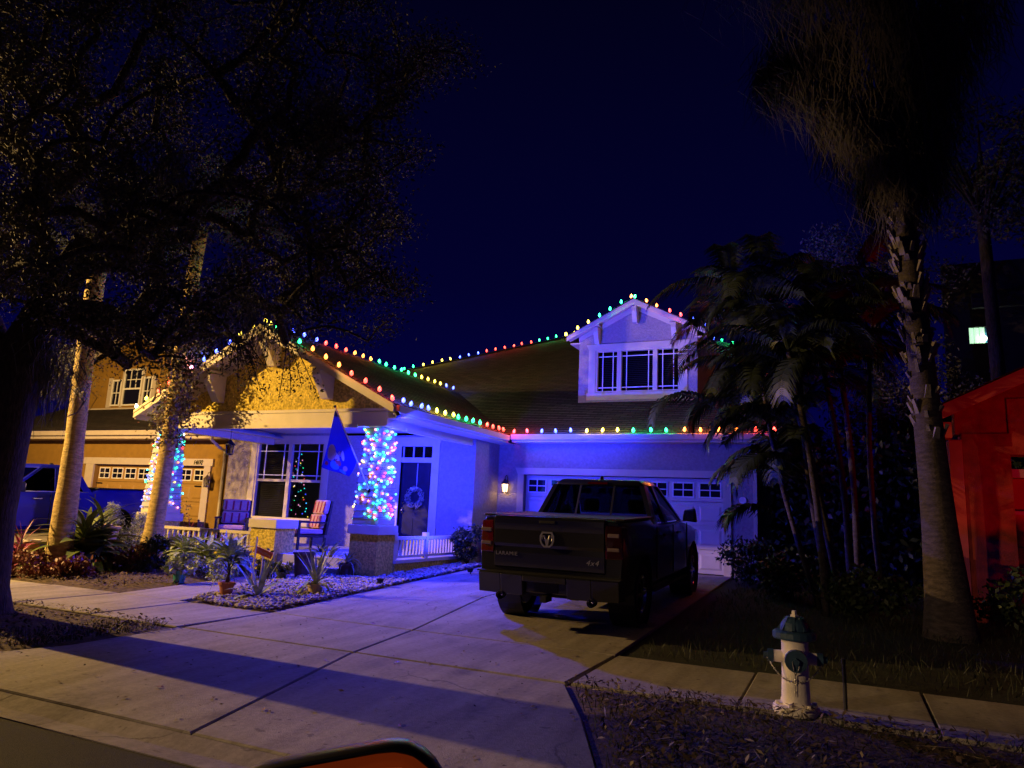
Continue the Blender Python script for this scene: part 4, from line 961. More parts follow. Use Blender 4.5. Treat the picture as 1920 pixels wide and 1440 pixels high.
        P(MB().box(min(sx*.78,sx*.98),max(sx*.78,sx*.98),1.9,4.3,.36,.40), 'running_board', M['blackp'])
        # seats and head rests seen through the glass
        s_ = P(MB().box(sx*.38-.24,sx*.38+.24,3.05,3.2,.9,1.38).box(sx*.38-.24,sx*.38+.24,3.1,3.6,.75,.92), 'seat', M['blackp'], bevel=.05)
        MB().box(sx*.38-.13,sx*.38+.13,3.02,3.12,1.44,1.64).obj('headrest', M['blackp'], s_, local=True, bevel=.04)
    P(MB().box(-.5,.5,5.76,5.83,.72,1.0), 'grille', M['blackp']); P(MB().box(-.9,.9,5.62,5.9,.45,.68), 'front_bumper', M['chrome'] if not badge else paint, bevel=.04)
    P(MB().box(-.85,.85,3.7,4.0,1.0,1.30), 'dashboard', M['blackp'])
    return t
pickup('black pickup truck parked on the driveway, tailgate to the street', (-3.47, 8.80, .035), 0, R(2.0), M['black_paint'], True)
pickup('blue pickup truck parked on the left neighbour driveway behind the palm trunk', (-18.1, 14.3, .25), R(180), R(-1.2), M['blue_paint'], False)
# ------------------------------------------------------------------ fire hydrant
hp = G(1493, 1337); hy = thing('fire_hydrant', 'cream fire hydrant with blue cap and hanging chains', 'fire hydrant', (hp.x, hp.y, 0))
x, y = hp.x, hp.y; n = 20
body = MB().lathe([(.175,.0),(.18,.015),(.18,.05),(.168,.065),(.115,.07),(.112,.09),(.105,.30),(.104,.54),(.108,.575)], (x,y,0), n)
body.obj('barrel', M['hyd'], hy, smooth=True).modifiers.new('es', 'EDGE_SPLIT').split_angle = R(40)
for k in range(6):
    a = k*math.pi/3+.3; MB().lathe([(.018,.066),(.018,.088)], (x+.145*math.cos(a),y+.145*math.sin(a),0), 6).obj('bolt', M['hyd'], hy)
bn = MB().lathe([(.168,.578),(.172,.59),(.170,.628),(.155,.64),(.115,.645),(.112,.67),(.10,.705),(.075,.735),(.045,.75),(.035,.752)], (x,y,0), n)
for k in range(8):
    a = k*math.pi/4; bn.bar((x+.118*math.cos(a),y+.118*math.sin(a),.645),(x+.06*math.cos(a),y+.06*math.sin(a),.745),.022,.03)
bn.obj('bonnet', M['hydblue'], hy)
MB().lathe([(.036,.75),(.034,.765),(.022,.77),(.021,.80)], (x,y,0), 5).obj('operating_nut', M['hyd'], hy)
dcam = Vector((-x,-y,0)).normalized(); ang0 = math.atan2(dcam.y, dcam.x)+R(3)
def nozzle(ang, r, L, zc, capname):
    d = Vector((math.cos(ang), math.sin(ang), 0)); o_ = Vector((x,y,zc))
    def cyl(a, b, ra, rb, nn=18):
        m_ = MB(); m_.tube([o_+d*a, o_+d*(a+b)/2, o_+d*b], [ra, (ra+rb)/2, rb], nn); return m_
    cyl(.07, L-.035, r*.98, r*.90).obj('nozzle', M['hyd'], hy, smooth=False)
    c_ = cyl(L-.035, L+.012, r*1.0, r*.97).obj(capname, M['hydblue'], hy)
    cyl(L+.010, L+.045, .030, .026, 5).obj('nut', M['hydblue'], c_)
    return o_+d*(L+.02)
e0 = nozzle(ang0, .088, .165, .425, 'pumper_cap'); e1 = nozzle(ang0-math.pi/2, .052, .20, .43, 'hose_cap'); e2 = nozzle(ang0+math.pi/2, .052, .20, .43, 'hose_cap')
anchor = Vector((x,y,0))+dcam*.125+Vector((0,0,.26))
def chain(a, b, sag, name='chain'):
    ch = None; n_ = 15
    for i in range(n_):
        t_ = (i+.5)/n_; p = a.lerp(b, t_)+Vector((0,0,-sag*4*t_*(1-t_))); q = a.lerp(b, t_+.01)+Vector((0,0,-sag*4*(t_+.01)*(1-t_-.01))); d = (q-p).normalized()*.011
        if ch is None: ch = MB()
        side = Vector((0,0,1)).cross(d).normalized()*.007 if i % 2 else d.cross(Vector((0,0,1)).cross(d)).normalized()*.007
        pts = [p-d, p+side, p+d, p-side, p-d]; ch.tube(pts, .0028, 5, cap=False)
    ch.obj(name, M['steel'], hy)
side = Vector((-dcam.y, dcam.x, 0))
chain(e1+dcam*.02, anchor-side*.02, .05); chain(e2+dcam*.02, anchor+side*.02, .05)
MB().tube([e0+Vector((0,0,.0))-side*.03, e0+Vector((0,0,-.06))-side*.02+dcam*.01, anchor+Vector((0,0,.05)), anchor], .004, 5).tube([e0+side*.03, e0+Vector((0,0,-.06))+side*.015+dcam*.01, anchor+Vector((0,0,.05))], .004, 5).obj('chain_loop', M['steel'], hy)
chain(anchor+Vector((0,0,.03)), anchor+Vector((0,0,-.11))+dcam*.0, 0)
mp_ = G(1586, 1336)
mk = thing('marker_post', 'thin dark marker post standing in the verge beside the hydrant', 'post', (mp_.x, mp_.y, 0))
MB().tube([(mp_.x,mp_.y,-.05),(mp_.x,mp_.y,.22),(mp_.x-.004,mp_.y,.40)], [.016,.015,.013], 8).obj('rod', M['blackp'], mk); MB().lathe([(.018,.38),(.018,.42)], (mp_.x-.004,mp_.y,0), 8).obj('cap', M['blackp'], mk)
# ------------------------------------------------------------------ wing mirror of the photographer's own car, close below the lens
wc = at(690, 1541, .95)
wm = thing('wing_mirror', 'dark rounded wing mirror of the car in the foreground', 'car mirror', wc)
prof = [(-290,40),(-275,-60),(-240,-95),(-170,-109),(-100,-122),(-30,-135),(20,-144),(55,-147),(92,-140),(122,-116),(142,-92),(165,-30),(172,60),(150,150),(0,170),(-220,150),(-280,100)]
fwd = _f
M['mirror_black'] = mat('mirror_housing', (.005,.0045,.006), .3, var=.1, spec=.5)
def ring(s, d):
    return [wc+(_r*(a*s)-_u*(b*s))*(.95/FPX)+fwd*d for a, b in prof]
rr = [ring(.925,-.008), ring(.975,-.012), ring(.995,-.004), ring(1.0,.006), ring(.96,.03), ring(.8,.055), ring(.5,.07)]
k = len(prof); v = [p for q in rr for p in q]
f = [(i*k+j, i*k+(j+1) % k, (i+1)*k+(j+1) % k, (i+1)*k+j) for i in range(len(rr)-1) for j in range(k)]+[tuple(range((len(rr)-1)*k, len(rr)*k))]
MB().add(v, f).obj('housing', M['mirror_black'], wm, smooth=True, sub=1)
M['amber'] = mat('mirror_amber_glow', (.12,.03,.01), .25, var=.3, vscale=6, coat=.6, emit=(1,.10,.01), estr=.07)  # faint emission stands in for an orange reflection in the mirror glass
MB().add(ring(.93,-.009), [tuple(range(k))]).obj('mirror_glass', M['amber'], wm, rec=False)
lp = [wc+(_r*a-_u*b)*(.95/FPX)-fwd*.018 for a, b in ((-20,-99),(30,-108),(65,-106),(90,-92),(108,-60),(112,-20))]
MB().tube(lp, [.002,.004,.006,.006,.005,.003], 6).obj('glow_strip', emis('reflection_glow', (1,.2,.02), .10), wm)  # added glowing strip, part of the same painted orange reflection
# ------------------------------------------------------------------ foliage builders
def npmesh(name, V, F, m, parent=None, kind=None):
    """V (n,3) world points, F (k,4) quads"""
    me = bpy.data.meshes.new(name); V = np.asarray(V, dtype=np.float32); F = np.asarray(F, dtype=np.int32)
    if parent is not None: V = V-np.array(wloc(parent), dtype=np.float32)
    me.vertices.add(len(V)); me.vertices.foreach_set('co', V.ravel())
    me.loops.add(F.size); me.loops.foreach_set('vertex_index', F.ravel())
    me.polygons.add(len(F)); me.polygons.foreach_set('loop_start', np.arange(0, F.size, F.shape[1], dtype=np.int32))
    try: me.polygons.foreach_set('loop_total', np.full(len(F), F.shape[1], dtype=np.int32))
    except Exception: pass
    me.materials.append(m); me.update(calc_edges=True); me.validate()
    o = bpy.data.objects.new(name, me); C.objects.link(o)
    if parent is not None: o.parent = parent
    if kind: o['kind'] = kind
    return o
def leaf_cloud(name, P_, size, m, parent=None, seed=1, aspect=.42, kind='stuff', up=.2):
    rg = np.random.default_rng(seed); P_ = np.asarray(P_, float); n = len(P_)
    d = rg.normal(size=(n,3)); d[:,2] -= up; d /= np.linalg.norm(d, axis=1)[:,None]
    e = rg.normal(size=(n,3)); s = np.cross(d, e); s /= np.linalg.norm(s, axis=1)[:,None]
    nn = np.cross(d, s)
    L = size*rg.uniform(.6,1.35,(n,1)); W = L*aspect
    V = np.stack([P_, P_+d*L*.5+s*W*.5+nn*L*.06, P_+d*L, P_+d*L*.5-s*W*.5+nn*L*.06], 1).reshape(-1,3)
    F = np.arange(4*n).reshape(-1,4)
    return npmesh(name, V, F, m, parent, kind)
def blob(c, r, n, rg, shell=.5):
    u = rg.normal(size=(n,3)); u /= np.linalg.norm(u, axis=1)[:,None]
    k = (shell+(1-shell)*rg.uniform(0,1,(n,1)))**.6
    return np.array(c)+u*k*np.array(r)
def cloud_mix(c, r, n, rg, clumps=9, tight=.35):
    """uneven crown: leaves gathered in clumps spread through the volume"""
    cc = blob(c, np.array(r)*.85, clumps, rg, .3); out = []
    for q in cc: out.append(blob(q, np.array(r)*tight*rg.uniform(.6,1.3), n//clumps, rg, .1))
    return np.concatenate(out)
def inside(x, y, P): return inpoly(x, y, P)

# ------------------------------------------------------------------ the street oak at the left edge
OAK = thing('oak_tree', 'large dark oak at the left edge, canopy hung with moss over the lawn', 'tree', (-9.52, 5.5, 0))
bx, by = -9.52, 5.5
trunk = MB().tube([(bx,by,-.1),(bx,by,.08),(bx+.02,by,.35),(bx+.0,by,1.2),(bx+.02,by+.02,2.2),(bx+.05,by+.05,3.0),(bx+.25,by+.2,3.8),(bx+.55,by+.4,4.8)], [.56,.46,.37,.33,.32,.32,.24,.17], 18)
trunk.tube([(bx+.02,by,2.75),(bx-.35,by-.1,3.4),(bx-.9,by-.2,4.3),(bx-1.3,by-.2,5.4)], [.25,.22,.17,.11], 12)
trunk.obj('trunk', M['bark'], OAK, smooth=True)
rg = np.random.default_rng(11)
CAN = [(-80,-80),(690,-80),(880,110),(800,150),(740,220),(785,290),(710,340),(770,430),(680,470),(770,550),(640,600),(540,640),(480,630),(430,660),(330,690),(200,690),(120,640),(70,560),(-80,640)]
tg = []
while len(tg) < 520:
    x, y = rg.uniform(-80,880), rg.uniform(-80,700)
    if inside(x, y, CAN): tg.append(at(x, y, rg.uniform(6.8, 11.5)))
tips = [((880,118),9.5),((850,100),9.3),((800,285),9.6),((775,545),10.0),((770,430),9.6),((735,600),10),((720,330),9.4),((830,60),9),((690,640),10.2)]
tg += [at(*a, b) for a, b in tips]
twigs = [((522,752),9.6),((470,715),9.4),((598,750),9.9),((446,735),9.3),((566,725),9.7),((505,700),9.5),((418,705),9.2),((492,742),9.5),((430,690),9.3),((456,680),9.4),((545,738),9.7),((480,690),9.5)]
nodes = [Vector((bx+.05,by+.05,3.0)), Vector((bx+.25,by+.2,3.8)), Vector((bx+.55,by+.4,4.8)), Vector((bx-.9,by-.2,4.3)), Vector((bx-1.3,by-.2,5.4))]
root = nodes[1]
paths = []; cnt = [1]*0
tg.sort(key=lambda p: (p-root).length)
par = [-1]*len(nodes); own = [None]*len(nodes)
for k, p in enumerate(tg+[at(*a, b) for a, b in twigs]):
    if k == len(tg): n_tw = len(nodes)
    # nearest existing node, discouraging sharp detours
    tw_ = k >= len(tg); bi = min(range(n_tw if tw_ else len(nodes)), key=lambda i: (nodes[i]-p).length+.25*(nodes[i]-root).length)
    a = nodes[bi]; L = (p-a).length; m_ = a.lerp(p, .5)+Vector((rg.normal()*.06*L, rg.normal()*.06*L, .06*L+rg.normal()*.04*L))
    pts = [a, a.lerp(m_, .5)+Vector((0,0,.02*L)), m_, m_.lerp(p, .5)+Vector((0,0,.03*L)), p]
    if tw_: sag = Vector((0,0,-.05*L)); pts = [a, a.lerp(p,.25)+Vector((.05*L,0,.10*L)), a.lerp(p,.5)+Vector((.04*L,0,.08*L)), a.lerp(p,.75)+Vector((.02*L,0,.05*L)), p]
    paths.append((pts, bi, len(nodes))); nodes += [pts[2], p]; par += [bi, len(nodes)-2]
use = [0]*len(nodes)
for i in range(len(nodes)-1, -1, -1):
    use[i] += 1
    if par[i] >= 0: use[par[i]] += use[i]
br = MB(); LP = []
for pts, bi, ni in paths:
    r1 = .003+.0075*math.sqrt(use[ni+1]); r0 = min(.004+.0085*math.sqrt(use[ni]), .15)
    if ni >= n_tw: r0 = .010; r1 = .003
    br.tube(pts, [r0, (r0*2+r1)/3, (r0+r1)/2, (r0+2*r1)/3, .004 if use[ni+1] < 2 else r1], 5 if r0 < .04 else 8, cap=False)
    P_ = [np.array(q) for q in pts]; tw = bi >= 0 and ni >= n_tw
    nl = 90 if tw else 340 if use[ni+1] < 5 else 200
    for i in range(nl):
        t = rg.uniform(.25,1)*4; j = min(3, int(t)); q = P_[j]+(P_[j+1]-P_[j])*(t-j)
        LP.append(q+rg.normal(size=3)*np.array([.15,.15,.12])*(.35 if tw else 1))
# added low limb and leaf clump that shade the porch window from the street lamp
q0 = Vector((bx-1.3,by-.2,5.4)); q1 = Vector((-16.4,10.4,4.45))
br.tube([q0, q0.lerp(q1,.4)+Vector((0,0,.7)), q0.lerp(q1,.75)+Vector((0,0,.55)), q1], [.10,.07,.05,.02], 7, cap=False)
for i in range(9000):
    LP.append(np.array([rg.uniform(-17.5,-15.3), 10.4+rg.normal()*.28, 3.62+1.15*rg.uniform(0,1)**.7]))
br.obj('branches', M['bark'], OAK, smooth=True, rec=False, kind='stuff')
leaf_cloud('leaves', LP, .05, M['oakleaf'], OAK, 5)
# moss hanging in loose strands
V = []; F = []
ms = [(at(105,690,9.4),1.1),(at(460,560,9.6),.9),(at(95,640,9.2),.9),(at(480,600,9.8),.8),(at(250,420,9),1.0),(at(620,220,9.3),.8),(at(600,180,9.2),.7),(at(50,480,9),.8),(at(330,300,8.5),1),(at(440,520,9.3),.9)]
for c, L in ms:
    for i in range(260):
        a = np.array(c)+rg.normal(size=3)*np.array([.14,.14,.16]); l = .65*L*rg.uniform(.2,1); w = .006; k = len(V)
        dx, dy = rg.normal()*.13, rg.normal()*.13; s_ = np.array([w*rg.uniform(-1,1), w*rg.uniform(-1,1), 0]); b = a+np.array([dx,dy,-l*.5]); e_ = a+np.array([dx*.6,dy*.6,-l])
        V += [a-s_, a+s_, b+s_, b-s_, e_+s_*.3, e_-s_*.3]; F += [(k,k+1,k+2,k+3),(k+3,k+2,k+4,k+5)]
npmesh('moss', V, F, M['moss'], OAK, 'stuff')

# ------------------------------------------------------------------ fronds
def frond_arrays(base, az, elev, L, droop, n, ll, rg, width=.03, hang=.5, fan=False):
    """feather palm leaf: curved midrib with leaflets on both sides"""
    V = []; F = []; pts = []; p = np.array(base, float); e = elev; seg = 14
    for i in range(seg+1):
        pts.append(p.copy()); p = p+np.array([math.cos(az)*math.cos(e), math.sin(az)*math.cos(e), math.sin(e)])*L/seg; e -= droop/seg*(.5+i/seg)
    pts = np.array(pts)
    for i in range(seg):   # midrib
        w = .018*(1-i/seg)+.004; s = np.array([-math.sin(az), math.cos(az), 0])*w; k = len(V)
        V += [pts[i]-s, pts[i]+s, pts[i+1]+s*.9, pts[i+1]-s*.9]; F.append((k,k+1,k+2,k+3))
    for i in range(n):
        t = .16+.84*i/n; j = min(seg-1, int(t*seg)); q = pts[j]+(pts[j+1]-pts[j])*(t*seg-j); d = pts[j+1]-pts[j]; d /= np.linalg.norm(d)
        s0 = np.array([-math.sin(az), math.cos(az), 0]); u = np.cross(d, s0)
        l = ll*math.sin(math.pi*(.12+.82*t))*rg.uniform(.85,1.1)+.05
        for sg in (-1, 1):
            dirv = s0*sg*.80+d*.55-u*0+np.array([0,0,.18]); dirv /= np.linalg.norm(dirv)
            mid = q+dirv*l*.5; tip = q+dirv*l+np.array([0,0,-hang*l*rg.uniform(.6,1.2)])
            ww = np.cross(dirv, u); ww = d*width*.5; k = len(V)
            V += [q-ww*.5, q+ww*.5, mid+ww, mid-ww, tip+ww*.15, tip-ww*.15]; F += [(k,k+1,k+2,k+3),(k+3,k+2,k+4,k+5)]
    return V, F
def palm_crown(parent, top, fr, m, rg, name='frond'):
    for (az, el_, L, dr, n, ll) in fr:
        V, F = frond_arrays(top, az, el_, L, dr, n, ll, rg); npmesh(name, V, F, m, parent)
# ------------------------------------------------------------------ two slim trunks in the front bed
def slim_palm(name, label, base, top, r0, r1, cat='palm tree', grp=None):
    t = thing(name, label, cat, (base[0], base[1], base[2]), grp)
    b, e = Vector(base), Vector(top); n = 22; mb = MB(); pts = []; rad = []
    for i in range(n+1):
        s = i/n; pts.append(b.lerp(e, s)+Vector((.03*math.sin(5*s), .03*math.cos(4*s)-.03, 0))); rad.append((r0+(r1-r0)*min(1, s*2.2))*(1+.025*((i*7) % 3-1))+(.10*max(0, .08-s)/.08))
    mb.tube(pts, rad, 16).obj('trunk', M['palmbark'], t, smooth=True); return t
pl = Vector((-13.08, 8.94, gz(8.94)))
PA = slim_palm('palm_tree', 'smooth palm trunk lit yellow on its left side in the front bed', (pl.x,pl.y,pl.z-.05), (*(onY(176,600,pl.y+.1)+Vector((0,0,1.0)))[:],), .235, .165)
ptop = onY(176,600,pl.y+.1)
rg = np.random.default_rng(21)
palm_crown(PA, ptop+Vector((0,0,.9)), [(a, rg.uniform(.5,1.2), 2.2, rg.uniform(.9,1.4), 46, .5) for a in np.arange(0,6.28,.55)], M['frond'], rg)
MB().bar(onY(148,772,pl.y-.1), onY(126,781,pl.y-.25), .02, .02).obj('leaf_stub', M['boots'], PA)
MB().ball(onY(150,735,pl.y-.12), (.13,.10,.10), 8, 6).ball(onY(156,742,pl.y-.2), (.08,.06,.09), 8, 6).obj('cut_stub', M['boots'], PA)
pm = Vector((-13.32, 11.08, gz(11.08)))
PB = slim_palm('palm_tree', 'leaning trunk wrapped in creeper standing before the lit left column', (pm.x,pm.y,pm.z-.05), (*(onY(366,560,pm.y+.1)+Vector((0,0,1.55)))[:],), .20, .15)
ptop = onY(366,560,pm.y+.1)
LPc = []
for i in range(5200):
    yy = rg.uniform(590, 835); xx = 316+(835-yy)*.17; q = onY(xx, yy, pm.y); rr_ = (.20+.16*abs(math.sin(yy*.05)))*(.55 if yy > 800 else 1)
    LPc.append(np.array(q)+rg.normal(size=3)*rr_*.62)
leaf_cloud('creeper', LPc, .085, M['ivyleaf'], PB, 8, .5)
palm_crown(PB, ptop+Vector((0,0,1.5)), [(a+.2, rg.uniform(.4,1.2), 2.4, rg.uniform(.9,1.5), 50, .55) for a in np.arange(0,6.28,.6)], M['frond'], rg)
# ------------------------------------------------------------------ tall fan palm with its skirt of dead leaves
wp = G(1783, 1192)
WP = thing('palm_tree', 'tall fan palm with a grey trunk and shaggy skirt of dead leaves', 'palm tree', (wp.x, wp.y, wp.z))
tz = [1192,1120,1000,900,800,700,600,500,430,380]; tc = [1783,1777,1763,1752,1741,1730,1718,1706,1694,1686]
rad = [.335,.28,.225,.20,.185,.175,.168,.165,.165,.165]
pts = [onY(a, b, wp.y) for a, b in zip(tc, tz)]
pts = [pts[0]+Vector((0,0,-.1))]+pts+[pts[-1]+Vector((-.05,0,1.5)), pts[-1]+Vector((-.1,0,3.4))]
MB().tube(pts, [.39]+rad+[.165,.13], 20).obj('trunk', M['palmbark2'], WP, smooth=True)
rg = np.random.default_rng(31); bt = MB(); b0 = None
for i in range(150):     # split leaf bases clinging to the upper trunk
    s = rg.uniform(0, 1); yy = 840-460*s**.7; xx = 1741+(800-yy)*.115*1.0 if False else 1741-(800-yy)*.13; q = onY(xx, yy, wp.y)
    a = rg.uniform(0, 6.283); r_ = .185; p = q+Vector((math.cos(a)*r_, math.sin(a)*r_, 0)); o_ = Vector((math.cos(a), math.sin(a), 0)); l = rg.uniform(.10,.28); sd = Vector((-o_.y, o_.x, 0))*rg.uniform(.02,.05)
    tip = p+o_*l*.22+Vector((0,0,l*.8)); k = Vector((0,0,-.02))+o_*.02
    bt.hexa([p-sd, p+sd, p+sd-o_*.02, p-sd-o_*.02, tip-sd*.6+k, tip+sd*.6+k, tip+sd*.6-o_*.02, tip-sd*.6-o_*.02])
bt.obj('leaf_bases', M['boots'], WP, rec=False, kind='stuff')
V = []; F = []
zs0 = onY(1686,392,wp.y).z; cx_, cy_ = pts[-3].x, pts[-3].y
for i in range(9000):
    s = rg.uniform(0,1)**.8; z = zs0+.4+s*4.2; a = rg.uniform(0, 6.283); a += .35*math.sin(3*a+z*2.1); R0 = (.20+.52*(z-zs0)*rg.uniform(.45,1.0)*.9)*(1+.22*math.sin(5*a+3.3*z))
    p = np.array([cx_+R0*math.cos(a)-.25*s, cy_+R0*math.sin(a), z]); l = rg.uniform(.5,1.4); w = .0065
    t_ = np.array([-math.sin(a), math.cos(a), 0])*w; o_ = np.array([math.cos(a), math.sin(a), 0]); k = len(V)
    b = p+np.array([rg.normal()*.11,rg.normal()*.11,-l*.5])+o_*.05; e_ = p+np.array([rg.normal()*.17,rg.normal()*.17,-l*rg.uniform(.8,1)])
    V += [p-t_, p+t_, b+t_*1.3, b-t_*1.3, e_+t_*.2, e_-t_*.2]; F += [(k,k+1,k+2,k+3),(k+3,k+2,k+4,k+5)]
npmesh('skirt', V, F, M['deadfrond'], WP, 'stuff')
# green fan leaves above the skirt
for i in range(16):
    a = i*.40+rg.uniform(-.1,.1); el_ = rg.uniform(-.2,1.1); top = np.array([cx_, cy_, zs0+4.6]); d = np.array([math.cos(a)*math.cos(el_), math.sin(a)*math.cos(el_), math.sin(el_)]); hub = top+d*1.3
    s0 = np.array([-math.sin(a), math.cos(a), 0]); V = [top-s0*.02, top+s0*.02, hub+s0*.02, hub-s0*.02]; F = [(0,1,2,3)]
    for j in range(24):
        f_ = (j-11.5)/12*1.9; dd = d*math.cos(f_)+s0*math.sin(f_); tip = hub+dd*.85+np.array([0,0,-.25*rg.uniform(.5,1.4)]); mid = hub+dd*.5; w = np.cross(dd, np.cross(d, s0))*.035; k = len(V)
        V += [hub-w*.1, hub+w*.1, mid+w, mid-w, tip+w*.1, tip-w*.1]; F += [(k,k+1,k+2,k+3),(k+3,k+2,k+4,k+5)]
    npmesh('fan_leaf', V, F, M['frond'], WP)
# ------------------------------------------------------------------ clumping palms at the right corner of the garage
rg = np.random.default_rng(41)
stems = [((1545,1010),(1478,660),12.6,.055,.9),((1560,1015),(1500,700),13.0,.05,1.0),((1575,1020),(1440,590),13.4,.06,1.15),((1590,1005),(1545,700),13.6,.055,.95),((1605,1000),(1560,600),14.0,.055,1.1),((1650,985),(1632,640),14.2,.05,1.0),((1535,1020),(1430,720),13.2,.045,.8)]
CP = thing('palm_clump', 'clump of slender palms with arching fronds beside the garage', 'palm clump', (.3, 13.3, .2))
for (b_, t_, Y, r_, sc) in stems:
    b = onY(*b_, Y); b.z = gz(Y)-.05; e = onY(*t_, Y-.2); n = 12; pts = [b.lerp(e, i/n)+Vector((.10*math.sin(i/n*3.1)*(1 if r_ > .05 else -1),0,0)) for i in range(n+1)]
    st_ = MB().tube(pts, [r_*(1.15 if i % 3 == 0 else 1)*(1-.25*i/n) for i in range(n+1)], 10).obj('stem', M['palmbark2'], CP, smooth=True)
    for k in range(8):
        az = k*.785+rg.uniform(-.3,.3); V, F = frond_arrays(np.array(e), az, rg.uniform(.45,1.25), 2.0*sc*rg.uniform(.8,1.1), rg.uniform(1.5,2.6), 48, .42*sc, rg, .034, .55)
        npmesh('frond', V, F, M['frond'], CP)
for (px_, Y, az, el_, L, dr) in (((1400,690),12.8,2.7,.9,2.0,2.6),((1420,760),12.4,3.0,.5,1.5,2.4),((1450,640),13,2.4,1.1,2.2,2.4),((1480,900),12.6,3.3,.6,1.4,1.8),((1500,880),12.3,3.9,.5,1.5,2.0),((1430,800),12.5,3.4,.4,1.2,2.4),((1470,980),12.4,3.6,.7,1.2,2.3)):
    V, F = frond_arrays(np.array(onY(*px_, Y)), az, el_, L, dr, 50, .45, rg, .034, .55); npmesh('frond', V, F, M['frond'], CP)
for i in range(64):
    s = rg.uniform(0,1); px_ = (rg.normal(1490, 62), rg.uniform(520, 900)); Y = rg.uniform(12.3, 14.6)
    b = np.array(onY(*px_, Y)); az = rg.choice([2.6,3.2,3.8,4.4,2.0,1.2,5.2])+rg.uniform(-.4,.4)
    V, F = frond_arrays(b, az, rg.uniform(.3,1.2), rg.uniform(1.2,2.0), rg.uniform(1.7,2.8), 46, rg.uniform(.34,.5), rg, .036, .55); npmesh('frond', V, F, M['frond'], CP)
# tall clipped screen behind the palms, at the lot line
HG = thing('hedge', 'tall dark screening hedge behind the clumping palms', 'hedge', (1.6, 17.6, .3))
hp_ = np.stack([rg.uniform(-1.4, 5.5, 16000), rg.normal(17.6, .45, 16000), .25+3.3*rg.uniform(0,1,16000)**.8*(.86+.14*np.sin(rg.uniform(0,6,16000)))], 1)
leaf_cloud('leaves', hp_, .17, M['shrub'], HG, 141, .6); MB().box(-1.4,5.5,17.55,17.65,.2,3.0).obj('stems', M['bark'], HG)
# ------------------------------------------------------------------ dark trees behind on the right
for i, (px_, Y, rr_, lab) in enumerate((((1840,330),19,(2.6,2.4,2.4),'dark leafy tree high behind the fan palm at the right edge'),((1640,520),22,(2.4,2.0,2.2),'dark tree behind the clumping palms right of the garage'),((1700,760),21,(2.2,2,2.0),'low dark tree between the clumping palms and the red house'))):
    c = onY(*px_, Y); t = thing('tree', lab, 'tree', (c.x, c.y, .3))
    MB().tube([(c.x,c.y,.2),(c.x+.1,c.y,2),(c.x-.05,c.y,c.z-.5),(c.x,c.y,c.z+.6)], [.22,.17,.12,.05], 8).obj('trunk', M['bark'], t, smooth=True)
    bb = MB(); cl = blob(c, np.array(rr_)*.8, 22, rg, .4)
    for q in cl: bb.tube([(c.x,c.y,c.z-1.2),tuple((np.array(c)+q)/2+np.array([0,0,.2])),tuple(q)], [.05,.03,.008], 5, cap=False)
    bb.obj('branches', M['bark'], t, smooth=True, rec=False, kind='stuff')
    leaf_cloud('crown', np.concatenate([blob(q, (.75,.75,.6), 300, rg, .1) for q in cl]), .12, M['oakleaf'], t, 50+i)
# ------------------------------------------------------------------ garden plants
def blade_mesh(curve, wid, seg=7, fold=.25, shape=.75):
    v = []; f = []
    for i in range(seg+1):
        t = i/seg; a = curve*t; x = math.sin(a)/curve if curve > .01 else t; z = -(1-math.cos(a))/curve if curve > .01 else 0
        w = wid*max(.02, math.sin(math.pi*(.10+.90*t**shape)))*.5 if i < seg else .001
        n_ = (math.sin(a), math.cos(a)); k = w*fold
        v += [(x-0+n_[0]*k*.0, -w, z+k), (x, 0, z), (x, w, z+k)]
    for i in range(seg):
        for j in range(2): f.append((3*i+j, 3*i+j+1, 3*i+3+j+1, 3*i+3+j))
    me = MB().add(v, f); return me
BL = {}
def blade(kind, m):
    key = (kind, m)
    if key not in BL:
        c, w = {'stiff':(.25,.075),'arch':(1.1,.085),'flop':(1.9,.075),'broad':(.9,.22),'wide':(1.2,.30)}[kind]
        o = blade_mesh(c, w).obj('leaf_pattern', M[m], smooth=True, rec=False); BL[key] = o.data; bpy.data.objects.remove(o)
    return BL[key]
def rosette(name, label, cat, p, n, L, m, kinds=('stiff','arch'), e0=.3, e1=1.35, stem=0, group=None, seed=0, wscale=1, lean=0):
    rr = random.Random(seed); t = thing(name, label, cat, p, group)
    if stem: MB().tube([p, Vector(p)+Vector((0.02,0,stem))], [.03,.02], 7).obj('stem', M['bark'], t, smooth=True)
    for i in range(n):
        az = i*2.4+rr.uniform(-.3,.3); e = e0+(e1-e0)*(i/n)**.8+rr.uniform(-.08,.08); k = kinds[0] if i > n*.5 else kinds[-1]
        o = bpy.data.objects.new('leaf', blade(k, m)); C.objects.link(o); o.parent = t
        o.location = (0,0,stem*(.35+.65*i/n)); l = L*rr.uniform(.75,1.1)*(1-.15*i/n)
        o.rotation_euler = (rr.uniform(-.25,.25), -e, az); o.scale = (l, l*wscale, l)
    return t
def shrub(name, label, cat, c, r, n, size, m, seed, clumps=10, aspect=.5, group=None, stems=6):
    rg = np.random.default_rng(seed); t = thing(name, label, cat, (c[0], c[1], gz(c[1])), group)
    P_ = cloud_mix(c, r, n, rg, clumps, .38); P_ = P_[P_[:,2] > gz(c[1])+.01]
    mb = MB()
    for i in range(stems):
        q = P_[int(rg.integers(len(P_)))]; mb.tube([(c[0]+rg.normal()*.05,c[1]+rg.normal()*.05,gz(c[1])-.02),(c[0]*.5+q[0]*.5,c[1]*.5+q[1]*.5,q[2]*.5+.1),tuple(q)], [.014,.01,.004], 5, cap=False)
    mb.obj('stems', M['bark'], t, rec=False, kind='stuff')
    leaf_cloud('leaves', P_, size, M[m], t, seed, aspect); return t
def V3(p, z=0): return Vector((p.x, p.y, p.z+z))
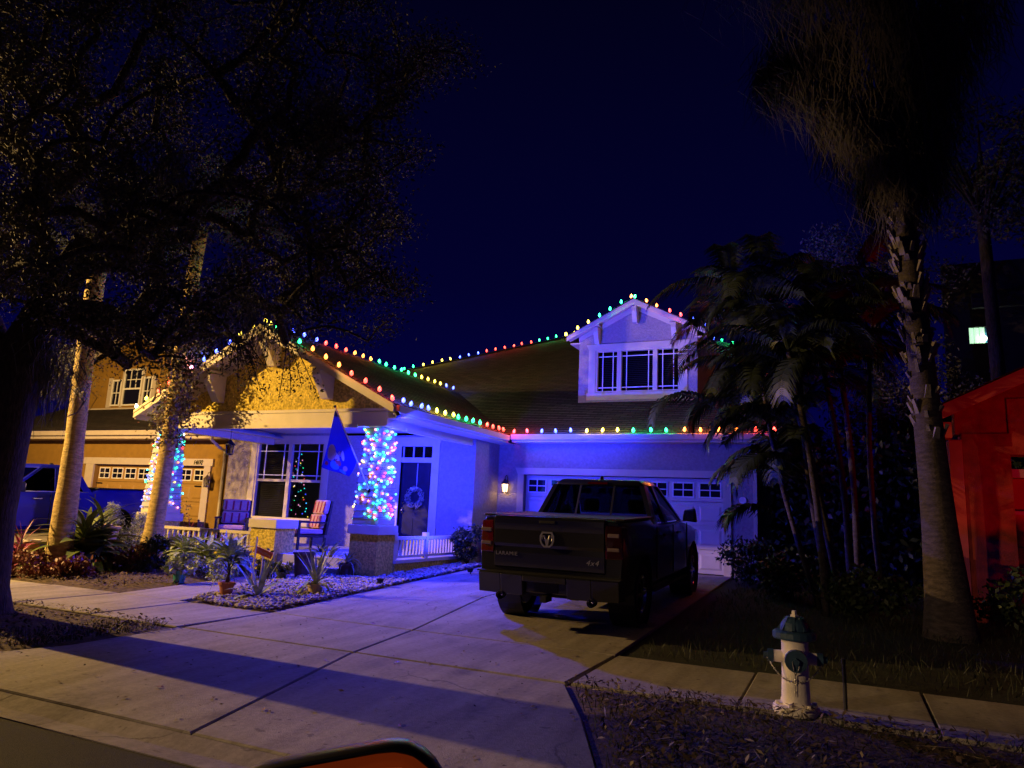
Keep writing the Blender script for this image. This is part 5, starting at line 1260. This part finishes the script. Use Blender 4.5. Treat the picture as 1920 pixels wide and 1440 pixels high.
def pot(name, label, p, r0, r1, h, m, rim=.03, group='garden pots', soil=True):
    t = thing(name, label, 'plant pot', p, group)
    MB().lathe([(r0,0),(r1-.01,h-rim*1.4),(r1+.012,h-rim*1.3),(r1+.015,h),(r1-.012,h),(r1-.02,h-.03)], p, 18, cap=False).obj('wall', M[m], t, smooth=False)
    MB().lathe([(r1-.018,h-.025),(.001,h-.02)], p, 18, cap=False).obj('soil', M['soil'], t); return t
# left bed, back to front
p = G(150,1072); rosette('dracaena', 'large green dracaena with broad glossy leaves before the yellow trunk', 'plant', V3(p), 60, 1.05, 'dracaena', ('arch','broad'), .1, 1.3, .75, seed=3, wscale=1.25)
p = G(178,1070); rosette('dracaena', 'second dracaena head leaning right of the large one', 'plant', V3(p), 34, .9, 'dracaena', ('arch','broad'), .0, 1.3, .95, seed=4, wscale=1.2)
p = G(96,1062); rosette('lily_plant', 'yellow green strap leaved plant at the left of the dracaena', 'plant', V3(p), 34, .95, 'dracaena', ('arch','broad'), .15, 1.0, .12, seed=5, wscale=1.4)
p = G(282,1050); rosette('lily_plant', 'broad pale green blades at the foot of the creeper wrapped trunk', 'plant', V3(p), 14, .75, 'dracaena', ('arch','broad'), .2, 1.1, .2, seed=6, wscale=1.1)
for i, (px_, st_, sd, lb) in enumerate((((32,1060),.55,7,'dark red ti plant beside the oak trunk'),((262,1015),.35,8,'purple ti plant left of the creeper wrapped trunk'),((352,1030),.42,9,'purple ti plant in front of the left porch railing'),((410,1035),.34,10,'short crimson ti plant below the railing near the middle pier'),((20,1075),.3,27,'small red ti plant half hidden by the oak trunk'))):
    p = G(*px_); rosette('ti_plant', lb, 'plant', V3(p), 18, .55, 'ti', ('stiff','broad'), .25, 1.3, st_, 'red and purple ti plants', sd, 1.0)
for i, (px_, h, lb) in enumerate((((205,1005),1.15,'frosted little fir tree, the taller of the pair, right of the dracaena'),((262,1000),.95,'frosted little fir tree, the shorter one, beside the left column'))):
    q = onY(*px_, 10.9 if i == 0 else 11.3); q.z = gz(q.y); t = thing('fir_tree', lb, 'tree', q, 'frosted little fir trees'); rg = np.random.default_rng(60+i)
    MB().tube([q, q+Vector((0,0,h))], [.03,.008], 7).obj('trunk', M['bark'], t); pts_ = []; bb = MB()
    for k in range(60):
        z = .18+(h-.2)*(k/60)**.9; a = k*2.4; r_ = .42*(1-z/h)**.8+.05; tip = q+Vector((math.cos(a)*r_, math.sin(a)*r_, z+.10*r_/.4+.05)); bb.tube([q+Vector((0,0,z)), tip], [.008,.003], 4, cap=False)
        for s_ in range(70): u = rg.uniform(.2,1.05); pts_.append(np.array(q+Vector((0,0,z)))*(1-u)+np.array(tip)*u+rg.normal(size=3)*.028)
    bb.obj('branches', M['bark'], t, rec=False, kind='stuff'); leaf_cloud('needles', pts_, .055, M['spruce'], t, 70+i, .16, up=-.3)
ag = 'low red leaved shrubs along the mulch'
for i, (px_, r_, lb) in enumerate((((60,1080),(.5,.35,.2),'low red leaved shrub nearest the oak trunk'),((120,1085),(.5,.3,.2),'low red leaved shrub below the yellow strap leaves'),((215,1070),(.55,.4,.26),'low red leaved shrub under the dracaena'),((262,1072),(.4,.3,.28),'low dark red shrub at the foot of the creeper wrapped trunk'))):
    p = G(*px_); shrub('croton_shrub', lb, 'shrub', (p.x,p.y,p.z+.16), (r_[0]*1.15,r_[1]*1.15,r_[2]*1.25), 1700, .08, 'croton', 80+i, 14, .5, ag)
p = G(225,1030); shrub('shrub', 'small leaved blue green shrub between the dracaena and the leaning trunk', 'shrub', (p.x,p.y,p.z+.25), (.6,.5,.34), 1800, .075, 'shrub', 90)
p = G(275,1075); shrub('shrub', 'dark leafy shrub round the foot of the creeper wrapped trunk', 'shrub', (p.x,p.y,p.z+.3), (.5,.45,.38), 1800, .09, 'shrub', 91)
p = G(185,1050); shrub('shrub', 'dark leafy shrub behind the large dracaena', 'shrub', (p.x,p.y,p.z+.35), (.6,.4,.42), 1800, .09, 'shrub', 92)
p = G(390,1085); shrub('shrub', 'low grey green shrub under the variegated ginger', 'shrub', (p.x,p.y,p.z+.15), (.6,.35,.25), 1500, .07, 'variegated', 93)
# variegated ginger mass before the railing
for i, (px_, n_, L, lb) in enumerate((((345,1062),34,.62,'variegated ginger with cream edged leaves above the teal pot'),((385,1068),36,.66,'variegated ginger in the middle of the bed below the railing'),((430,1075),34,.72,'variegated ginger bending right towards the middle pier'),((330,1050),24,.55,'variegated ginger close beside the creeper wrapped trunk'))):
    p = G(*px_); rosette('ginger_plant', lb, 'plant', V3(p), n_+22, L*.95, 'variegated', ('broad','wide'), -.1, 1.15, .36, 'variegated ginger plants', 100+i, .85)
for i, (px_, r_, n_, lb) in enumerate((((372,1062),(.75,.4,.34),330,'broad pale leaved ginger massed under the railing'),((432,1072),(.55,.35,.3),240,'broad pale leaved ginger beside the terracotta pot'))):
    p = G(*px_); shrub('ginger_plant', lb, 'plant', (p.x,p.y,p.z+.28), r_, n_, .24, 'variegated', 130+i, 12, .27, 'variegated ginger plants')
p = G(335,1093); pot('plant_pot', 'teal glazed pot on the mulch at the walk edge', V3(p), .085, .125, .21, 'teal')
shrub('coleus_plant', 'pale coleus growing in the teal pot', 'plant', (p.x,p.y,p.z+.32), (.26,.24,.17), 420, .09, 'variegated', 110, 8, .6)
p = G(423,1119); pot('plant_pot', 'terracotta pot standing at the tip of the gravel', V3(p), .08, .12, .22, 'terracotta')
rosette('fern_plant', 'feathery young palm growing in the terracotta pot', 'plant', V3(p,.2), 20, .46, 'shrub', ('arch','flop'), .3, 1.4, .2, seed=111, wscale=.7)
rosette('agave', 'long leaved variegated agave rooted in the gravel tip', 'agave', V3(G(484,1121)), 22, .86, 'agave', ('stiff','arch'), .25, 1.45, 0, 'variegated agaves', 112, 1.15)
p = G(590,1115); pot('plant_pot', 'small tan pot on the gravel holding an agave', V3(p), .10, .125, .17, 'tanpot')
rosette('agave', 'variegated agave drooping over the tan pot', 'agave', V3(p,.15), 28, .80, 'agave', ('stiff','flop'), .1, 1.4, .02, 'variegated agaves', 113, 1.05)
p = G(567,1082); pot('plant_pot', 'dark brown ribbed barrel pot behind the agave in the tan pot', V3(p), .15, .20, .46, 'darkpot')
p = G(527,1090); pot('plant_pot', 'small green pot between the two agaves', V3(p), .07, .09, .16, 'shrub')
shrub('croton_plant', 'yellow green croton in the small green pot', 'plant', (p.x,p.y,p.z+.27), (.16,.16,.14), 170, .085, 'dracaena', 114, 6, .5)
p = G(500,1085); shrub('shrub', 'leafy plant with small round leaves under the orange sign', 'plant', (p.x,p.y,p.z+.32), (.28,.25,.3), 420, .08, 'dracaena', 115, 8, .55)
p = G(612,1072); rosette('banana_plant', 'young broad leaved plant with one upright leaf by the right pier', 'plant', V3(p), 9, .75, 'dracaena', ('broad','broad'), .3, 1.45, .25, seed=116, wscale=.75)
p = G(648,1082); pot('plant_pot', 'dark pot beside the right porch pier', V3(p), .12, .16, .26, 'darkpot')
rosette('spider_plant', 'drooping pale leaves spilling from the dark pot by the right pier', 'plant', V3(p,.24), 26, .5, 'agave', ('arch','flop'), .1, 1.3, .05, seed=117, wscale=.8)
p = G(598,1058); pot('plant_pot', 'round pale pot at the porch step', V3(p), .13, .19, .24, 'tanpot')
rosette('bromeliad', 'green rosette in the pale pot at the porch step', 'plant', V3(p,.22), 16, .5, 'shrub', ('arch','broad'), .2, 1.3, .03, seed=118, wscale=.8)
p = G(538,1062); pot('plant_pot', 'pale bluish pot against the middle pier', V3(p), .12, .16, .3, 'whitepot')
q = onY(62,1018,7.9); q.z = gz(7.9); 
p = G(55,1050); t = pot('plant_pot', 'white and orange tapered planter raised beside the red ti plant', V3(p), .10, .16, .42, 'whitepot')
MB().lathe([(.135,.22),(.155,.36)], p, 18, cap=False).obj('orange_band', M['terracotta'], t)
p = onY(184,985,10.3); t = thing('birdbath', 'shallow stone bowl on a pedestal beside the frosted fir', 'birdbath', (p.x,p.y,gz(p.y)))
MB().lathe([(.20,-.02),(.12,.03),(.075,.1),(.07,p.z-gz(p.y)-.14),(.12,p.z-gz(p.y)-.10)], (p.x,p.y,gz(p.y)), 16).obj('pedestal', M['darkpot'], t)
MB().lathe([(.10,-.10),(.22,-.04),(.27,.02),(.26,.03),(.2,-.01),(.001,-.03)], p, 20, cap=False).obj('bowl', M['tanpot'], t)
p = onY(208,992,10.4); pot('plant_pot', 'square edged tan pot right of the stone bowl', Vector((p.x,p.y,p.z-.2)), .12, .17, .26, 'tanpot')
# orange garden sign on a stake
p = G(487,1098); zt = onY(487,1035,p.y).z; t = thing('garden_sign', 'tilted orange welcome sign on a stake before the middle pier', 'sign', (p.x,p.y,p.z))
MB().bar((p.x,p.y,p.z-.05),(p.x,p.y,zt),.025,.015,(0,1,0)).obj('stake', M['stake'], t)
sg_ = MB().box(-.17,.17,-.012,.012,-.055,.055).obj('board', M['orange'], t, local=True, bevel=.005); sg_.location = (.02,-.02,zt-p.z); sg_.rotation_euler = (0, R(20), R(25))
text_mesh('lettering', 'Welcome', .075, M['tanpot'], sg_, (0,-.014,0), .002, center=True)
p = G(470,1100); t = thing('garden_stake', 'plain pale stake standing left of the orange sign', 'stake', (p.x,p.y,p.z)); zt = onY(480,1010,p.y).z
MB().bar((p.x,p.y,p.z-.05),(p.x+.03,p.y,zt),.03,.02,(0,1,0)).prism([(p.x+.015,p.y-.01,zt),(p.x+.045,p.y-.01,zt),(p.x+.03,p.y-.01,zt+.04)], (0,.02,0)).obj('rod', M['stake'], t)
# shrubs by the walls
p = onY(372,1000,13.2); shrub('hedge', 'clipped dark hedge between the left column and the tan house', 'hedge', (-15.9,13.6,.75), (.75,.9,.72), 2600, .06, 'shrub', 120, 16)
shrub('shrub', 'leafy shrub at the right end of the porch railing behind the truck', 'shrub', (-7.85,15.15,.72), (.42,.42,.5), 1500, .085, 'shrub', 121, 12)
shrub('shrub', 'tall thin shrub in the corner beside the garage wall lantern', 'shrub', (-7.72,16.2,1.05), (.24,.3,.6), 330, .11, 'shrub', 122, 8)
shrub('shrub', 'dark shrub at the right corner of the garage', 'shrub', (-1.75,15.9,.78), (.75,.6,.52), 2200, .09, 'shrub', 123, 14)
shrub('shrub', 'dark low shrub beside the truck on the right lawn', 'shrub', (-.9,14.3,.55), (.7,.6,.5), 1500, .10, 'shrub', 124, 12)
shrub('shrub', 'dark shrub at the foot of the clumping palms', 'shrub', (.3,12.9,.55), (.8,.6,.5), 1500, .10, 'shrub', 125, 12)
shrub('shrub', 'dark shrub hiding the foot of the red house pier', 'shrub', (2.3,12.5,.55), (.7,.5,.55), 1500, .10, 'shrub', 126, 12)
shrub('shrub', 'dark shrub in front of the red garage door', 'shrub', (3.5,12.3,.6), (.9,.5,.65), 1600, .10, 'shrub', 127, 12)
# ------------------------------------------------------------------ strings of coloured bulbs
COLR = dict(r=(1,.05,.03), o=(1,.22,.03), y=(1,.72,.06), g=(.02,1,.28), b=(.06,.10,1), w=(1,.85,.75), p=(1,.30,.45), t=(.03,.9,.75), c=(.08,.65,1))
BULB = {k: emis('bulb_'+k, v, 8) for k, v in COLR.items()}
NET = {k: emis('net_bulb_'+k, v, 4) for k, v in COLR.items()}
socket = MB().lathe([(.012,-.03),(.013,.0)], (0,0,0), 6)
bulbm = MB().lathe([(.006,-.002),(.028,.014),(.037,.040),(.030,.072),(.012,.098),(.001,.108)], (0,0,0), 8, cap=False)
netm = MB().ball((0,0,0), .021, 8, 6)
BM = {}
def bulb_data(k, net):
    key = (k, net)
    if key not in BM:
        o = (netm if net else bulbm).obj('bulb_pattern', (NET if net else BULB)[k], smooth=True, rec=False); BM[key] = o.data; bpy.data.objects.remove(o)
    return BM[key]
LDAT = {}; BULB_W = 6.5
def string(label, pts, cols, group='strings of coloured roof bulbs', net=False, wire=True, sock=True):
    t = thing('light_string', label, 'string lights', pts[0], group)
    if wire: MB().tube([Vector(p)+Vector((0,0,-.018)) for p in pts], .006, 5).obj('wire', M['wire'], t)
    for p, k in zip(pts, cols):
        o = bpy.data.objects.new('bulb', bulb_data(k, net)); C.objects.link(o); o.parent = t; o.location = Vector(p)-Vector(pts[0])
        if not net:
            ld = LDAT.get(k)
            if ld is None:
                ld = LDAT[k] = bpy.data.lights.new('bulb_light', 'POINT'); ld.color = COLR[k]; ld.energy = BULB_W; ld.shadow_soft_size = .03
            lo_ = bpy.data.objects.new('bulb_light', ld); C.objects.link(lo_); lo_.location = Vector(p)+Vector((0,-.045,.115))
        if not net: o.rotation_euler = (RNG.uniform(-.25,.25), RNG.uniform(-.25,.25), 0)
    return t
def line(a, b, n, j=.012):
    a = Vector(a); b = Vector(b)
    return [a.lerp(b, i/(n-1))+Vector((RNG.uniform(-j,j)*2, RNG.uniform(-j,j)*2, RNG.uniform(-j,j))) for i in range(n)]
yb_ = YF+.03
string('coloured bulbs down the right slope of the porch gable', line((RX+.1,yb_,RZ+.03),(ER-.05,yb_,EZ+.06),11), 'ygggooorrrr')
string('coloured bulbs down the left slope of the porch gable', line((RX-.25,yb_,RZ-.06),(EL+.02,yb_,EZ+.05),11), 'yybbbporryw')
string('coloured bulbs running back along the porch ridge', line((RX,yb_+.25,RZ+.04),(RX,19.6,RZ+.05),23), 'yybbbrrroooggggggyyyybbb')
string('coloured bulbs along the porch side gutter', line((ER+.02,YF+.25,EZ+.05),(ER+.02,16.1,EZ+.06),15), 'bbbbyyyggggrrrr')
string('coloured bulbs along the gutter above the garage door', line((-7.42,16.33,3.45),(-1.25,16.33,3.45),17), 'rrbbbyyygggoooorr')
string('coloured bulbs climbing the long hip of the main roof', line((-15.0,22.75,6.66),(-9.7,26.85,8.72),20), 'ggyyyybbbrrrrrrgggyy')
yd = DY-.32
string('coloured bulbs up the left slope of the dormer gable', line((DEL,yd,DEZ+.04),(DRX-.06,yd,DRZ+.04),7), 'yyygggo')
string('coloured bulbs down the right slope of the dormer gable', line((DRX+.04,yd,DRZ+.02),(DER,yd,DEZ+.04),7), 'goorrbb')
string('short run of bulbs on the roof edge behind the clumping palms', line((-4.2,25.1,7.8),(-1.35,22.65,6.58),9), 'bbgggoooo')
rn = random.Random(5)
def column_net(label, x0, x1, y0, y1, n, seed):
    rr = random.Random(seed); cx, cy_ = (x0+x1)/2, (y0+y1)/2; pts = []
    for i in range(n):
        s = (i+rr.uniform(0,.9))/n; z = 1.24+1.78*s; h = .30-.085*(z-1.25)/1.8+.024
        side = rr.choice('ffffrrrrlb'); u = rr.uniform(-1,1)*h*.95
        pts.append({'f': (cx+u, cy_-h, z), 'r': (cx+h, cy_+u, z), 'l': (cx-h, cy_+u, z), 'b': (cx+u, cy_+h, z)}[side])
    cols = [rr.choice('ttccbbbbwpprryogtgc') for _ in pts]
    t = string(label, pts, cols, 'bulb wrapped porch columns', True, False)
    sp = []
    for i in range(200):
        z = 1.25+1.78*i/200; h = .30-.085*(z-1.25)/1.8+.022; a = (i/200*13) % 1*4; e = a % 1*2-1; k = int(a)
        sp.append((cx+(e*h, h, -e*h, -h)[k], cy_+(-h, e*h, h, -e*h)[k], z))
    MB().tube(sp, .004, 4).obj('wire', M['wire'], t, rec=False)
column_net('multicoloured bulbs wrapped round the right porch column', *COLS[0], 230, 3)
column_net('multicoloured bulbs wrapped round the left porch column', *COLS[1], 170, 4)
# bulbs of the tree inside the window
for i in range(62):
    s = (i+.5)/62; z = 2.9-2.1*s**.8; a = i*2.4; r_ = .05+.40*s**.8
    o = bpy.data.objects.new('bulb', bulb_data('tcbpwytrg'[i % 9], True)); C.objects.link(o); o.parent = XT; o.location = (r_*math.cos(a), r_*math.sin(a)*.85, z-.5); o.scale = (.8,.8,.8)
# ------------------------------------------------------------------ litter
def litter(name, label, cat, poly, n, size, m, seed, stand=.3, aspect=.5, lift=.02):
    rg = np.random.default_rng(seed); xs = [p[0] for p in poly]; ysn = [p[1] for p in poly]; V = []; k = 0
    while k < n:
        x, y = rg.uniform(min(xs), max(xs)), rg.uniform(min(ysn), max(ysn))
        if not inpoly(x, y, poly) or rg.uniform(0,1) > .25+.75*(.5+.5*math.sin(3.1*x+2*math.sin(2.3*y))*math.cos(2.7*y+1.5*math.sin(1.9*x))): continue
        a = rg.uniform(0, 6.283); tl = rg.normal()*stand; l = size*rg.uniform(.5,1.5); w = l*aspect*rg.uniform(.6,1.2); c = np.array([x, y, gz(y)+lift+rg.uniform(0,.03)+abs(tl)*l*.3])
        d = np.array([math.cos(a)*math.cos(tl), math.sin(a)*math.cos(tl), math.sin(tl)])*l*.5; s = np.array([-math.sin(a), math.cos(a), rg.normal()*.3])*w*.5; u = np.array([0,0,rg.uniform(0,.25)*w])
        V += [c-d, c+s+u, c+d, c-s+u]; k += 1
    o = npmesh(name, V, np.arange(4*n).reshape(-1,4), m, None, 'stuff'); o['label'] = label; o['category'] = cat; return o
def lump(poly, n, seed, dome):
    pass
STRIP = [(-16,3.95),(-8.4,3.95),(-7.5,4.68),(-7.27,5.2),(-7.2,6.47),(-11,6.47),(-16,6.47)]
VERGE = [(-.95,3.93),(5.5,3.93),(5.5,6.52),(-2.28,6.52),(-1.82,5.6),(-1.38,4.6)]
BEDF = [(-16.5,8.1),(-10.3,8.1),(-10.3,11.0),(-16.5,11.0)]
litter('leaf_litter', 'dry fallen leaves over the mulch strip by the oak', 'leaf litter', STRIP, 6500, .05, M['chip'], 1, .35, .5, .05)
litter('leaf_litter', 'dry fallen leaves and chips in the verge round the hydrant', 'leaf litter', VERGE, 7500, .05, M['chip'], 2, .4, .45, .055)
litter('leaf_litter', 'dry fallen leaves on the mulch of the front bed', 'leaf litter', BEDF, 5500, .05, M['chip'], 3, .35, .5, .05)
litter('leaf_litter', 'pale curled leaves lying on the verge round the hydrant', 'leaf litter', VERGE, 500, .06, M['twig'], 12, .5, .4, .065)
litter('twigs', 'dry twigs scattered in the verge round the hydrant', 'twigs', VERGE, 90, .22, M['twig'], 4, .1, .05, .07)
def grass(name, label, poly, n, h, seed):
    rg = np.random.default_rng(seed); xs = [p[0] for p in poly]; ysn = [p[1] for p in poly]; V = []; k = 0
    while k < n:
        x, y = rg.uniform(min(xs), max(xs)), rg.uniform(min(ysn), max(ysn))
        if not inpoly(x, y, poly): continue
        a = rg.uniform(0, 6.283); l = h*rg.uniform(.5,1.4); s = np.array([math.cos(a), math.sin(a), 0])*.004; t = np.array([rg.normal()*.4*l, rg.normal()*.4*l, l]); c = np.array([x, y, gz(y)-.0])
        V += [c-s, c+s, c+t*.55+s*.8, c+t+np.array([0,0,-.1*l])]; k += 1
    o = npmesh(name, V, np.arange(4*n).reshape(-1,4), M['grass'], None, 'stuff'); o['label'] = label; o['category'] = 'grass'; return o
grass('grass', 'sparse grass growing through the litter of the right verge', VERGE, 5000, .09, 5)
grass('grass', 'sparse grass along the edge of the left mulch strip', [(-12,4.2),(-8.4,4.2),(-7.4,5.0),(-7.22,6.45),(-7.6,6.45),(-8.2,5.2)], 2600, .09, 6)
grass('grass', 'dark rough lawn between the driveway and the right house', [(-2.1,8.2),(6,8.2),(6,16),(-1.9,16)], 9000, .10, 7)
DRV = [(-8.2,3.9),(-1.1,3.9),(-2.3,6.5),(-2.3,16),(-7.3,16),(-7.15,6.5)]
litter('debris', 'small specks of leaf and dirt scattered over the driveway', 'debris', DRV, 520, .030, M['soil'], 9, .15, .6, .004)
# single leaves and debris on the concrete: one thing each where they show
pos = [(988,1146),(1030,1200),(1083,1233),(740,1247),(805,1245),(745,1243),(1075,1350),(1100,1358),(1000,1327),(978,1340),(640,1297),(495,1332),(505,1335),(393,1217),(460,1228),(750,1362),(890,1422),(675,1356),(120,1202),(860,1186),(870,1222),(640,1150),(820,1130),(700,1170),(560,1250),(300,1290),(180,1270),(110,1280),(930,1245),(610,1240),(720,1196),(1015,1224),(735,1310),(1030,1222),(350,1245),(250,1260),(400,1310),(1000,1180),(590,1335),(235,1310)]
lv = [MB().add([(-.5,0,0),(-.15,.24,.10),(.2,.2,.14),(.55,.02,.05),(.2,-.22,.10),(-.15,-.2,.16)], [(0,1,2,3,4,5)]), MB().add([(-.5,0,.05),(0,.3,0),(.5,.05,.12),(.05,-.12,.2)], [(0,1,2,3)])]
ld = []
for q in lv:
    for m_ in ('litter', 'croton'):
        o = q.obj('leaf_pattern', M[m_], rec=False); ld.append(o.data); bpy.data.objects.remove(o)
for i, q in enumerate(pos):
    p = G(*q); o = bpy.data.objects.new('fallen_leaf', ld[i % 4]); C.objects.link(o); o.location = (p.x, p.y, p.z+.006); s_ = RNG.uniform(.035,.075); o.scale = (s_,s_,s_); o.rotation_euler = (0,0,RNG.uniform(0,6.28))
    tag(o, 'small dry leaf lying on the driveway concrete', 'leaf', 'fallen leaves on the driveway')
